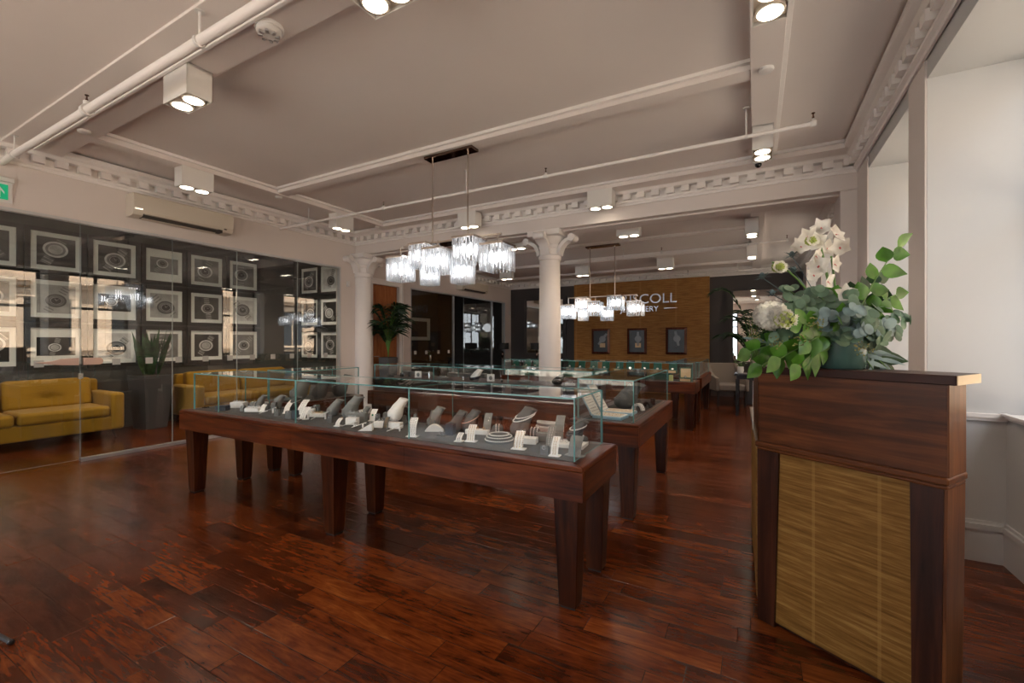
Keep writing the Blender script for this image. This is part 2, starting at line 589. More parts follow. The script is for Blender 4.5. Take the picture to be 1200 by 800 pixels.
# back wall with a wide shop window
bm = new()
box(bm, -9.0, -6.2, YB - .3, YB, 0, ZC + .1); box(bm, -.8, 1.9, YB - .3, YB, 0, ZC + .1)
box(bm, -6.2, -.8, YB - .3, YB, 2.9, ZC + .1); box(bm, -6.2, -.8, YB - .3, YB, 0, .35)
struct('wall_back', bm, WALL)
# right wall: deep window bays
WINS = [(-1.9, .6), (1.1, 3.78), (4.13, 5.45), (7.6, 8.9), (9.6, 11.3)]
bm = new()
ys = [YB - .3] + [y for w in WINS for y in w] + [YF + .3]
for i in range(0, len(ys), 2):
    box(bm, XR, 1.62, ys[i], ys[i + 1], 0, ZC + .1)
for y0, y1 in WINS:
    box(bm, XR, 1.62, y0, y1, 3.04, ZC + .1)
    box(bm, 1.33, 1.62, y0, y1, 0, .88)
struct('wall_right', bm, REVEAL)
# the pier faces towards the room wear the wall colour: a thin skim of plaster and the far pilaster
bm = new()
for i in range(0, len(ys), 2):
    box(bm, XR - .012, XR + .004, ys[i] + (.0 if i == 0 else .002), ys[i + 1] - .002, .26, 3.16)
box(bm, XR - .16, XR - .012, YX0 + .02, YX1, 0, 2.98)
struct('trim_piers', bm, WALL)
for i, (y0, y1) in enumerate(WINS):
    bm = new()
    box(bm, 1.315, 1.64, y0 + .004, y1 - .004, .88, .91)
    box(bm, 1.30, 1.33, y0 + .004, y1 - .004, .90, .915)
    struct('trim_sill_%d' % (i + 1), bm, TRIM)
    bm = new()
    w = .06
    z0, z1 = .925, 3.04
    box(bm, 1.50, 1.56, y0, y0 + w, z0, z1); box(bm, 1.50, 1.56, y1 - w, y1, z0, z1)
    box(bm, 1.50, 1.56, y0, y1, z0, z0 + w); box(bm, 1.50, 1.56, y0, y1, z1 - w, z1)
    box(bm, 1.50, 1.56, y0, y1, 2.15, 2.21)
    k = 2 if y1 - y0 > 1.8 else 1
    for q in range(k):
        ym = y0 + (y1 - y0) * (q + 1) / (k + 1)
        box(bm, 1.50, 1.56, ym - .03, ym + .03, z0, z1)
    fr = struct('window_%d' % (i + 1), bm, MATBLK)
    bm = new(); box(bm, 1.525, 1.531, y0 + w, y1 - w, z0 + w, z1 - w)
    obj('pane', bm, WGLASS, fr)
    pl = bpy.data.lights.new('window portal', 'AREA')
    pl.shape = 'RECTANGLE'; pl.size = y1 - y0; pl.size_y = z1 - z0
    pl.cycles.is_portal = True
    po = bpy.data.objects.new('window_portal', pl); COL.objects.link(po)
    po.location = (1.60, (y0 + y1) / 2, (z0 + z1) / 2)
    po.rotation_euler = Vector((-1, 0, 0)).to_track_quat('-Z', 'Z').to_euler()
# shop window in the back wall
bm = new()
for x in (-6.2, -4.85, -3.5, -2.15, -.86):
    box(bm, x, x + .06, YB - .2, YB - .12, .35, 2.9)
box(bm, -6.2, -.8, YB - .2, YB - .12, .35, .42); box(bm, -6.2, -.8, YB - .2, YB - .12, 2.83, 2.9); box(bm, -6.2, -.8, YB - .2, YB - .12, 2.1, 2.16)
fr = struct('window_6', bm, MATBLK)
bm = new(); box(bm, -6.15, -.85, YB - .163, YB - .157, .40, 2.85); obj('pane', bm, WGLASS, fr)
pl = bpy.data.lights.new('shop window portal', 'AREA')
pl.shape = 'RECTANGLE'; pl.size = 5.4; pl.size_y = 2.5; pl.cycles.is_portal = True
po = bpy.data.objects.new('window_portal', pl); COL.objects.link(po)
po.location = (-3.5, YB - .25, 1.62); po.rotation_euler = Vector((0, 1, 0)).to_track_quat('-Z', 'Z').to_euler()

# baseboards and dado in the window bay, along piers
bm = new()
def skirt(bm, x0, x1, y0, y1, nx, ny, h=.25, t=.02):
    """moulded board against a wall whose face runs x0,y0 to x1,y1 and looks along nx,ny"""
    for (a, b_, tt) in ((0, h - .05, t), (h - .05, h - .018, t + .008), (h - .018, h, t * .6)):
        xs = sorted((x0, x1 if x0 != x1 else x0 + nx * tt)); yv = sorted((y0, y1 if y0 != y1 else y0 + ny * tt))
        box(bm, xs[0], xs[1], yv[0], yv[1], a, b_)
skirt(bm, XR - .002, 1.33, 3.78, 3.78, 0, -1)
skirt(bm, 1.33, 1.33, 1.1, 3.78, -1, 0)
skirt(bm, XR - .012, XR - .012, 3.76, 4.13, -1, 0)
skirt(bm, XR - .012, XR - .012, 5.45, 5.9, -1, 0)
skirt(bm, XR - .002, 1.33, 5.45, 5.45, 0, -1)
struct('baseboard_right', bm, BASEB)
bm = new()
box(bm, XR + .02, 1.33, 3.755, 3.78, .885, .91); box(bm, XR + .02, 1.33, 3.765, 3.78, .865, .885)
struct('trim_dado', bm, TRIM)

# ceiling beams
def beam(name, *bs, mat=CEIL):
    bm = new()
    for b_ in bs: box(bm, *b_)
    return struct(name, bm, mat, bevel=.004)
beam('trim_beam_wide', (XL, XR, 1.39, 1.83, ZB, ZC + .02))
beam('trim_ceiling_step', (XL, XR, YB, 1.391, ZB + .018, ZC + .02))
beam('trim_beam_left', (-5.80, -5.62, 1.40, YX0, ZB - .001, ZC + .02))
beam('trim_beam_middle', (-5.62, -.03, 3.68, 3.83, ZB + .01, ZC + .02))
beam('trim_beam_right', (-.03, .17, YB, YX0, ZB - .002, ZC + .02))
beam('trim_beam_far', (-5.62, XR, 5.60, YX0, ZB, ZC + .02))
MT = []
def mould(x0, x1, y0, y1, side):
    """bright bead round the inside of a coffer, just below its ceiling"""
    t, h = .035, .03
    z1 = ZC
    if side == 'y0': b_ = (x0, x1, y0, y0 + t, z1 - h, z1)
    if side == 'y1': b_ = (x0, x1, y1 - t, y1, z1 - h, z1)
    if side == 'x0': b_ = (x0, x0 + t, y0, y1, z1 - h, z1)
    if side == 'x1': b_ = (x1 - t, x1, y0, y1, z1 - h, z1)
    MT.append(b_)
for (x0, x1, y0, y1) in ((-5.62, -.03, 1.83, 3.68), (-5.62, -.03, 3.83, 5.60)):
    for s in ('y0', 'y1', 'x0'):
        mould(x0, x1, y0, y1, s)
mould(.17, XR, 1.83, 5.60, 'x0'); mould(.17, XR, 1.83, 5.60, 'y1')
beam('trim_coffer', *MT, mat=TRIM)

# cross beam with mouldings
bm = new()
box(bm, XL, XR - .01, YX0, YX1, 2.98, ZC + .01)
box(bm, XL, XR - .01, YX1, YX1 + .07, 3.04, ZC + .01)
box(bm, XL, XR - .01, YX0 + .10, YX1 - .06, 2.955, 2.98)
struct('trim_crossbeam', bm, WALL, bevel=.006)

# cornices: stepped moulding with dentils
def cornice(name, p0, p1, nx, ny, zb, h=.20, d=.16, pitch=.18, ends=(0, 0)):
    """runs from p0 to p1 against a face that looks along (nx, ny)"""
    bm = new()
    p0, p1 = Vector(p0), Vector(p1)
    dr = (p1 - p0).normalized()
    ln = (p1 - p0).length
    prof = [(0, 0), (.018, 0), (.022, .022), (.045, .035), (.048, .055), (.012, .058), (.012, .132), (.085, .137), (.11, .165), (d - .01, .178), (d, .185), (d, h + .03), (0, h + .03)]
    q0 = dr * 0 
    A, B = [], []
    for (o, z) in prof:
        a = p0 + Vector((nx, ny)) * o + dr * (o * ends[0])
        b_ = p1 + Vector((nx, ny)) * o - dr * (o * ends[1])
        A.append(bm.verts.new((a.x, a.y, zb + z)))
        B.append(bm.verts.new((b_.x, b_.y, zb + z)))
    n = len(prof)
    bm.faces.new(A); bm.faces.new(B[::-1])
    for i in range(n):
        bm.faces.new((A[i], B[i], B[(i + 1) % n], A[(i + 1) % n]))
    k = int(ln / pitch)
    for i in range(k):
        c = p0 + dr * ((i + .5) * ln / k)
        u = dr * .047
        v0, v1 = Vector((nx, ny)) * .008, Vector((nx, ny)) * .092
        c4 = [c - u + v0, c + u + v0, c + u + v1, c - u + v1]
        prism(bm, [(q.x, q.y) for q in c4], zb + .060, zb + .133)
    return struct(name, bm, TRIM)
cornice('trim_cornice_left', (XL, YB), (XL, YX0), 1, 0, 3.16, ends=(0, 1))
cornice('trim_cornice_cross', (XL, YX0), (XR - .01, YX0), 0, -1, 3.16, ends=(1, 1))
cornice('trim_cornice_right', (XR - .01, YX0), (XR - .01, YB), -1, 0, 3.16, ends=(1, 0))
cornice('trim_cornice_farleft', (XL, YX1 + .07), (XL, YF), 1, 0, 2.95, h=.18, ends=(0, 1))
cornice('trim_cornice_far', (XL, YF), (XR, YF), 0, -1, 2.95, h=.18, ends=(1, 1))
cornice('trim_cornice_farright', (XR - .01, YF), (XR - .01, YX1 + .07), -1, 0, 2.95, h=.18, ends=(1, 0))
# far ceiling beams
def beam2(name, *bs):
    return beam(name, *bs)
beam2('trim_farbeam_right', (-.06, .12, YX1, YF, ZB2, ZC2 + .02))
beam2('trim_farbeams_cross', (XL, -.06, 7.75, 7.88, ZB2 + .01, ZC2 + .02), (XL, -.06, 9.35, 9.48, ZB2 + .01, ZC2 + .02), (XL, -.06, 10.95, 11.08, ZB2 + .01, ZC2 + .02))
beam('trim_farcoffer', *[(XL, -.06, y - .035, y, ZC2 - .03, ZC2 + .01) for y in (7.75, 9.35, 10.95)], mat=TRIM)

# gold feature wall panel
bm = new(); box(bm, -4.54, -.99, YF - .06, YF, .0, 2.965)
struct('wall_feature_panel', bm, GOLDW)

# door with white architrave
bm = new()
for (y0, y1, z0, z1) in ((6.24, 6.33, 0, 2.58), (7.07, 7.16, 0, 2.58), (6.33, 7.07, 2.50, 2.58)):
    box(bm, XL - .01, XL + .025, y0, y1, z0, z1)
for (y0, y1, z0, z1) in ((6.22, 6.25, 0, 2.61), (7.15, 7.18, 0, 2.61), (6.25, 7.15, 2.58, 2.61)):
    box(bm, XL - .01, XL + .04, y0, y1, z0, z1)
struct('trim_architrave', bm, TRIM)
bm = new(); box(bm, XL - .10, XL - .055, 6.33, 7.07, 0.005, 2.50)
dr_ = struct('door_1', bm, DOORW)
bm = new()
tube(bm, [(XL - .055, 6.40, 1.05), (XL - .01, 6.40, 1.05), (XL - .005, 6.41, 1.05), (XL - .005, 6.52, 1.05)], .009)
obj('door_handle', bm, SILVER, dr_, smooth=True)

# columns
def column(x, y, label, r=.165):
    t = thing('column', label, 'column', (x, y, 0))
    bm = new()
    prof = [(r + .05, 0), (r + .05, .08), (r + .03, .10), (r + .035, .14), (r + .005, .18), (r, .22), (r, .30), (r * .99, 1.4), (r * .94, 2.56), (r * 1.02, 2.57), (r * 1.04, 2.60), (r * 1.02, 2.63), (r * .95, 2.64)]
    lathe(bm, prof, n=40)
    obj('shaft', bm, TRIM, t, smooth=True, world_co=False)
    bm = new()
    lathe(bm, [(r * .93, 2.64), (r * .93, 2.74), (r * 1.02, 2.75), (r * 1.04, 2.77), (r * 1.0, 2.79), (r * 1.2, 2.83), (r * 1.35, 2.87), (r * 1.38, 2.90)], n=40)
    box(bm, -r * 1.55, r * 1.55, -r * 1.55, r * 1.55, 2.90, 2.985)
    obj('capital', bm, TRIM, t, smooth=True, world_co=False, bevel=.006)
    for k in range(4):
        a = k * PI / 2
        bm = new()
        pts = []
        for i in range(11):
            q = i / 10 * PI / 2
            pts.append((r * .85 + .22 * (1 - math.cos(q)), 2.66 + .22 * math.sin(q)))
        top = [(p[0], p[1]) for p in pts]
        bot = [(p[0] + .045, p[1] - .030) for p in pts]
        vs = prism_quads(bm, top, bot, .15)
        # scroll at the upper end
        cx, cz = pts[-1][0] + .01, pts[-1][1] - .005
        vs2 = []
        for rr, w in ((.055, .17), (.028, .19)):
            ring = [(cx + rr * math.cos(2 * PI * i / 16), cz + rr * math.sin(2 * PI * i / 16)) for i in range(16)]
            vs2 += prism(bm, ring, -w / 2, w / 2, 'x')
        xf(bm, vs + vs2, Matrix.Rotation(a, 4, 'Z'))
        obj('volute', bm, TRIM, t, smooth=True, world_co=False)
    return t
column(-2.72, 6.13, 'white round cast column with scrolled capital standing free in mid room', )
column(-6.56, 6.04, 'white round column with scrolled capital against the left wall by the plant')

# ------------------------------------------------------------------ glass partitions
def pane_y(bm, x, y0, y1, z0, z1, t=.012):
    """sheet in the plane x with edge faces in slot 1"""
    vs = box(bm, x - t / 2, x + t / 2, y0, y1, z0, z1)
    fs = {f for v in vs for f in v.link_faces}
    for f in fs:
        f.normal_update()
        if abs(f.normal.x) < .5: f.material_index = 1
gp = thing('glass_partition', 'floor to ceiling glass screen in front of the lounge with the yellow sofas', 'glass wall', (XL, 2.0, 0))
YJ = [-2.3, -.9, .55, 2.02, 2.92, 3.74, 4.72, 5.56]
for i in range(len(YJ) - 1):
    bm = new(); pane_y(bm, XL - .03, YJ[i] + .004, YJ[i + 1] - .004, .02, GT - .01)
    obj('glass_panel', bm, [PGLASS, EDGE2], gp)
bm = new(); box(bm, XL - .065, XL + .005, 2.02, 5.56, 0, .035)
obj('floor_channel', bm, ALU, gp, label='pale aluminium floor channel')
bm = new(); box(bm, XL - .065, XL + .006, YB, 5.57, GT - .012, GT + .02); box(bm, XL - .065, XL + .006, 5.545, 5.57, 0, GT)
obj('head_channel', bm, ALU, gp)
k = 0
for y in [1.69 + .325 * i for i in range(12)] + [1.04, 1.37]:
    if abs(y - 2.02) < .12: continue
    bm = new(); box(bm, XL - .0235, XL - .021, y - .038, y + .038, 1.075, 1.15)
    obj('square_sticker', bm, STICKER, gp)
bm = new()
def pill(bm, x0, x1, y0, y1, z0, z1, n=10):
    r = (z1 - z0) / 2
    pts = [(y1 - r + r * math.sin(PI * i / n), (z0 + z1) / 2 + r * math.cos(PI * i / n)) for i in range(n + 1)]
    pts += [(y0, z0), (y0, z1)]
    prism(bm, pts, x0, x1, 'x')
pill(bm, XL - .02, XL + .012, 2.04, 2.21, 1.085, 1.165)
obj('door_pull_and_reflection', bm, pbr('blush lacquer', (.62, .42, .33), .35), gp, label='pill shaped blush door pull', bevel=.004)
bm = new(); 
prism(bm, [(2.0, 1.085), (2.0, 1.165), (1.86, 1.16), (1.78, 1.135), (1.66, 1.125), (1.78, 1.10), (1.86, 1.09)], XL - .02, XL + .012, 'x')
obj('door_pull_and_reflection', bm, pbr('blush lacquer reflected', (.56, .38, .31), .35), gp, bevel=.004)  # mirror image of the pull in the glass, modelled as a solid piece
bm = new(); box(bm, XL - .045, XL - .01, 2.0, 2.04, .93, .99)
obj('lock', bm, SILVER, gp)

gp2 = thing('glass_partition', 'far glass screen of the dark office beyond the wooden door', 'glass wall', (XL, 9.5, 0))
YJ = [7.46, 9.04, 9.50, 10.9, 11.62]
for i in range(4):
    bm = new(); pane_y(bm, XL - .03, YJ[i] + .004, YJ[i + 1] - .004, .02, 2.52)
    obj('glass_panel', bm, [PGLASS, EDGE2], gp2)
bm = new(); box(bm, XL - .065, XL + .006, 7.44, 11.64, 2.505, 2.535); box(bm, XL - .065, XL + .006, 7.44, 7.465, 0, 2.53); box(bm, XL - .065, XL + .006, 11.615, 11.64, 0, 2.53); box(bm, XL - .055, XL, 9.03, 9.055, 0, 2.53); box(bm, XL - .055, XL, 10.88, 10.905, 0, 2.53)
obj('steel_frame', bm, ALU, gp2)
for y in (7.62, 8.0, 8.45, 8.85):
    bm = new(); box(bm, XL - .0235, XL - .021, y - .04, y + .04, 1.06, 1.14)
    obj('square_sticker', bm, STICKER, gp2)

# ------------------------------------------------------------------ ceiling fittings
def downlight(x, y, ztop, rz, label, first=[None]):
    if first[0] is None:
        t = thing('downlight', label, 'ceiling light', (0, 0, 0), 0, 'twin surface downlights')
        bm = new()
        L_, W_, H_ = .165, .085, .22
        for b_ in ((-L_, L_, -W_, -W_ + .006, -H_, 0), (-L_, L_, W_ - .006, W_, -H_, 0), (-L_, -L_ + .006, -W_, W_, -H_, 0), (L_ - .006, L_, -W_, W_, -H_, 0)):
            box(bm, *b_)
        box(bm, -L_, L_, -W_, W_, -.02, 0)
        obj('casing', bm, FITTING, t, world_co=False)
        bm = new()
        box(bm, -L_ + .006, L_ - .006, -W_ + .006, W_ - .006, -H_ + .022, -H_ + .028)
        obj('reflector_plate', bm, REFLECTOR, t, world_co=False)
        for s in (-1, 1):
            bm = new()
            lathe(bm, [(.070, -.004), (.075, -.004), (.075, .02), (.069, .02)], s * .079, 0, -H_ + .003, 28)
            rim = obj('lamp_ring', bm, REFLECTOR, t, smooth=True, world_co=False)
            bm = new()
            lathe(bm, [(.001, -.006), (.040, -.004), (.062, 0), (.069, .006), (.069, .012)], s * .079, 0, -H_ - .002, 28)
            obj('lamp', bm, LAMPON, rim, smooth=True, world_co=False)
        ld = bpy.data.lights.new('downlight beam', 'SPOT')
        ld.energy = SPOT_W; ld.color = (1.0, .80, .62); ld.spot_size = R(118); ld.spot_blend = .9; ld.shadow_soft_size = .06
        lo = bpy.data.objects.new('beam', ld); COL.objects.link(lo); lo.parent = t
        lo.location = (0, 0, -.245)
        first[0] = t
        o = t
    else:
        o = dup(first[0])
    o.location = (x, y, ztop); o.rotation_euler = (0, 0, rz); o['label'] = label
    return o
DL = [
    (-3.68, 1.71, ZB, 0, 'white twin downlight box on the wide beam, left of the pipe hanger and smoke detector'),
    (-1.66, 1.68, ZB, 0, 'twin downlight at the top edge of the picture, cut off by it, near the middle'),
    (-5.705, 2.72, ZB, PI / 2, 'white twin downlight box above the air conditioner on the left wall'),
    (-5.705, 4.80, ZB, PI / 2, 'white twin downlight box behind the second pipe, above the far end of the glass screen'),
    (.07, 2.66, ZB, PI / 2, 'twin downlight at the top right of the picture on the narrow long beam'),
    (.06, 4.80, ZB, PI / 2, 'twin downlight crossed by the pipe end on the right long beam'),
    (-3.86, 5.66, ZB, 0, 'white twin downlight box directly behind the rods of the near chandelier'),
    (-1.78, 5.68, ZB, 0, 'white twin downlight box on the cornice right of the free column'),
]
for d in DL: downlight(*d)
for u, v, rz, lab in ((737, 273, 0, 'flat looking twin downlight just beyond the cross beam, right of the column'),
                      (606, 288, 0, 'twin downlight beyond the cross beam, partly behind the column capital'),
                      (881, 276, PI / 2, 'upper one of two twin downlights on the far right beam'),
                      (881, 302, PI / 2, 'lower and farther one of two twin downlights on the far right beam'),
                      (780, 318, 0, 'twin downlight in front of the gold wall, above the wall lettering'),
                      (683, 326, 0, 'twin downlight at the left edge of the gold wall'),
                      (594, 330, 0, 'twin downlight far left in the rear ceiling beside the large chandelier'),):
    p = at(u, v, ZB2 - .22)
    if p.y > 11.6: p = p * (11.6 / p.y)
    if p.y < 6.62: p = p * (6.62 / p.y)
    downlight(p.x, p.y, ZC2 if rz == 0 else ZB2, rz, lab)

def chandelier(x, y, z, label, first=[None]):
    if first[0] is not None:
        return dup(first[0], (x, y, z), label=label)
    t = thing('chandelier', label, 'chandelier', (x, y, z), 0, 'crystal cube chandeliers')
    bm = new(); box(bm, -.31, .31, -.065, .065, -.03, 0); obj('ceiling_plate', bm, BRONZE, t, world_co=False, bevel=.004)
    for sx in (-.24, .22):
        bm = new(); tube(bm, [(sx, 0, -.03), (sx, 0, -.93)], .009, 10); obj('rod', bm, CHROME, t, smooth=True, world_co=False)
    bm = new(); box(bm, -.64, .62, -.012, .012, -.935, -.915); box(bm, -.30, .02, -.012, .18, -.935, -.915); obj('frame_bar', bm, CHROME, t, world_co=False)
    for (cx, cy, zt, s) in ((-.64, -.06, -1.06, .105), (-.38, .02, -.925, .11), (-.11, -.08, -1.02, .11), (.24, 0, -.925, .12), (.60, -.04, -1.04, .12), (-.44, .20, -1.09, .075), (.02, .20, -1.10, .09)):
        bm = new()
        n = 7
        hgt = .26
        for i in range(n):
            q = -s + 2 * s * i / (n - 1)
            for (px, py) in ((cx + q, cy - s), (cx + q, cy + s)) + (((cx - s, cy + q), (cx + s, cy + q)) if 0 < i < n - 1 else ()):
                tube(bm, [(px, py, zt - .012), (px, py, zt - hgt)], [.0115, .0115], 6)
        sh = obj('crystal_shade', bm, CRYSTAL, t, world_co=False)
        bm = new(); box(bm, cx - s - .012, cx + s + .012, cy - s - .012, cy + s + .012, zt - .014, zt + .006)
        tube(bm, [(cx, cy, zt), (cx, cy, -.925 if zt < -.93 else zt + .01)], .006, 6)
        obj('top_plate', bm, CHROME, sh, world_co=False)
        bm = new()
        for dx in (-.045, .045):
            for dy in (-.045, .045):
                ball(bm, (cx + dx, cy + dy, zt - .12), .022, 10, 8, (1, 1, 2.8))
        obj('bulbs', bm, BULB, sh, smooth=True, world_co=False)
    first[0] = t
    return t
chandelier(-2.82, 3.78, ZB + .01, 'large crystal cube chandelier hanging over the front display case')
chandelier(-2.42, 7.81, ZB2 + .01, 'smaller looking crystal cube chandelier hanging before the gold wall')

def hanger_pipe(name, label, pts, r, hangers, zc, sprinklers, elbow=None):
    t = thing(name, label, 'pipe', pts[0])
    bm = new(); tube(bm, pts, r, 14); obj('pipe_run', bm, TRIM, t, smooth=True)
    z = pts[0][2]; y = pts[0][1]
    for x in hangers:
        bm = new(); tube(bm, [(x, y, z), (x, y, zc)], .007, 8); lathe(bm, [(.028, 0), (.028, .008), (.01, .014)], x, y, zc - .014, 16)
        tube(bm, [(x - .012, y, z), (x + .012, y, z)], r * 1.25, 14)
        obj('hanger', bm, WHITEP, t, smooth=True)
    for x in sprinklers:
        bm = new(); tube(bm, [(x - .022, y, z), (x + .022, y, z)], r * 1.45, 14)
        tube(bm, [(x, y, z), (x, y, z + r * 2.3)], r * .8, 10)
        tee = obj('tee_joint', bm, WHITEP, t, smooth=True)
        bm = new(); tube(bm, [(x, y, z + r * 2.3), (x, y, z + r * 2.3 + .045)], .006, 8); lathe(bm, [(.014, 0), (.014, .004), (.004, .008)], x, y, z + r * 2.3 + .045, 10)
        lathe(bm, [(.009, 0), (.009, .012)], x, y, z + r * 2.3 + .006, 8)
        obj('sprinkler_head', bm, BRONZE, tee, smooth=True)
    return t
hanger_pipe('sprinkler_pipe', 'thick white sprinkler pipe crossing the top left corner below the wide beam', [(XL, 1.42, 3.15), (XR - .2, 1.42, 3.15)], .030, [-6.25, -2.92], ZB + .01, [-4.56, -1.2])
hanger_pipe('sprinkler_pipe', 'thinner white sprinkler pipe crossing the mid ceiling in front of the column', [(XL + .0, 4.40, 3.15), (.41, 4.40, 3.15)], .017, [-5.95, -3.05, -.07], ZC, [-4.40, -2.0, .42])
hanger_pipe('sprinkler_pipe', 'short looking white sprinkler pipe end under the rear ceiling by the far right beam', [(-3.4, 8.4, 2.98), (.45, 8.4, 2.98)], .016, [-.10, -2.2], ZC2, [-1.5, .45])
hanger_pipe('sprinkler_pipe', 'farthest white sprinkler pipe running just in front of the gold wall cornice', [(-2.2, 11.2, 2.95), (.45, 11.2, 2.95)], .016, [-.35], ZC2, [-1.4, .45])
bm = new(); box(bm, XL + .2, XR - .2, 1.596, 1.62, ZB - .022, ZB + .004); tag(obj('cable_conduit', bm, TRIM, bevel=.004), 'slim white conduit fixed to the wide beam beside the thick pipe', 'conduit')

def detector(x, y, z, r, label, big=False):
    t = thing('smoke_detector', label, 'smoke detector', (x, y, z))
    bm = new(); lathe(bm, [(r, 0), (r, -.012), (r * .92, -.02)], n=28); obj('base_ring', bm, WHITEP, t, smooth=True, world_co=False)
    bm = new(); lathe(bm, [(r * .85, -.02), (r * .85, -.038), (r * .70, -.055), (r * .45, -.062), (.004, -.064)] if big else [(r * .9, -.02), (r * .6, -.028), (.004, -.03)], n=28); hd = obj('head', bm, WHITEP, t, smooth=True, world_co=False)
    if big:
        for k in range(8):
            a = k * PI / 4
            bm = new(); vs = box(bm, r * .40, r * .72, -.008, .008, -.066, -.045); xf(bm, vs, Matrix.Rotation(a, 4, 'Z')); obj('vent_slot', bm, ALU, hd, world_co=False)
detector(-2.68, 1.70, ZB, .085, 'round white smoke detector with vents on the wide beam at the top', True)
detector(-5.52, 1.70, ZB, .05, 'small flat white disc on the wide beam above the left cornice')
detector(.07, 3.70, ZB, .05, 'small flat white disc on the long right beam, between its two downlights')
detector(-5.71, 3.76, ZB, .045, 'small flat white disc at the corner of the left and middle beams')
detector(-5.71, 5.55, ZB, .04, 'small flat white disc at the far corner of the left beam')
t = thing('dome_camera', 'small white dome camera with black lens under the right beam by the cornice', 'security camera', (.03, 5.50, ZB))
bm = new(); lathe(bm, [(.055, 0), (.055, -.04), (.045, -.055)], n=24); obj('housing', bm, WHITEP, t, smooth=True, world_co=False)
bm = new(); ball(bm, (0, -.01, -.062), .034, 14, 10); obj('lens_dome', bm, BLACK, t, smooth=True, world_co=False)

# air conditioners
def aircon(y0, y1, z0, z1, label):
    t = thing('air_conditioner', label, 'air conditioner', (XL, (y0 + y1) / 2, z0))
    bm = new()
    d, h = .21, z1 - z0
    pts = [(0, 0), (d - .07, 0), (d - .03, .012), (d, .07), (d, h - .02), (d - .015, h), (0, h)]
    prism(bm, [(XL + a, z0 + b_) for a, b_ in pts], y0, y1, 'y')
    obj('body', bm, ACMAT, t, bevel=.006)
    bm = new(); vs = box(bm, XL + d - .125, XL + d - .012, y0 + .10, y1 - .14, z0 - .004, z0 + .035); obj('air_slot', bm, ACDARK, t)
    bm = new(); prism(bm, [(XL + d - .10, z0 - .012), (XL + d - .095, z0 - .018), (XL + d - .01, z0 + .028), (XL + d - .015, z0 + .034)], y0 + .11, y1 - .20, 'y'); obj('louvre', bm, ACMAT, t)
    bm = new(); box(bm, XL + d - .002, XL + d + .001, y0 + .012, y0 + .09, z0 + .075, z0 + .09); obj('badge', bm, SILVER, t)
    bm = new(); box(bm, XL + d - .01, XL + d + .0005, y1 - .12, y1 - .09, z0 + .045, z0 + .058); obj('receiver_window', bm, ACDARK, t)
aircon(2.42, 3.56, 2.85, 3.12, 'cream wall air conditioner above the glass screen, nearest one')
aircon(9.15, 10.35, 2.66, 2.90, 'smaller looking cream air conditioner high on the far left wall')

# exit sign
t = thing('exit_sign', 'green emergency exit sign on the left wall, cut by the picture edge', 'exit sign', (XL, 1.35, 2.78))
bm = new(); box(bm, XL, XL + .05, 1.16, 1.50, 2.955, 3.0); obj('light_bar', bm, WHITEP, t, bevel=.006)
bm = new(); box(bm, XL + .01, XL + .018, 1.17, 1.49, 2.75, 2.955); obj('backing', bm, WHITEP, t)
bm = new(); box(bm, XL + .018, XL + .021, 1.18, 1.46, 2.78, 2.93); gs = obj('green_panel', bm, GREENSIGN, t)
bm = new()
prism(bm, [(1.40 + a, 2.855 + b_) for a, b_ in ((0, .055), (.035, .0), (.035, -.022), (.008, .015), (.008, -.06), (-.008, -.06), (-.008, .015), (-.035, -.022), (-.035, .0))], XL + .021, XL + .0225, 'x')
obj('arrow', bm, WHITEP, gs)
bm = new(); ball(bm, (XL + .055, 1.385, 2.985), .007); obj('indicator', bm, emit('green led', (.3, 1, .45), 6), t)
# small sensors on walls
for (x, y, z, lab) in ((XL + .02, 5.72, 2.42, 'small white alarm sensor on the left wall beside the column'), (XL + .02, 11.88, 2.22, 'small white alarm sensor in the far left corner of the room')):
    bm = new(); box(bm, x - .02, x + .02, y - .03, y + .03, z - .05, z + .05); tag(obj('wall_sensor', bm, WHITEP, bevel=.012), lab, 'sensor')

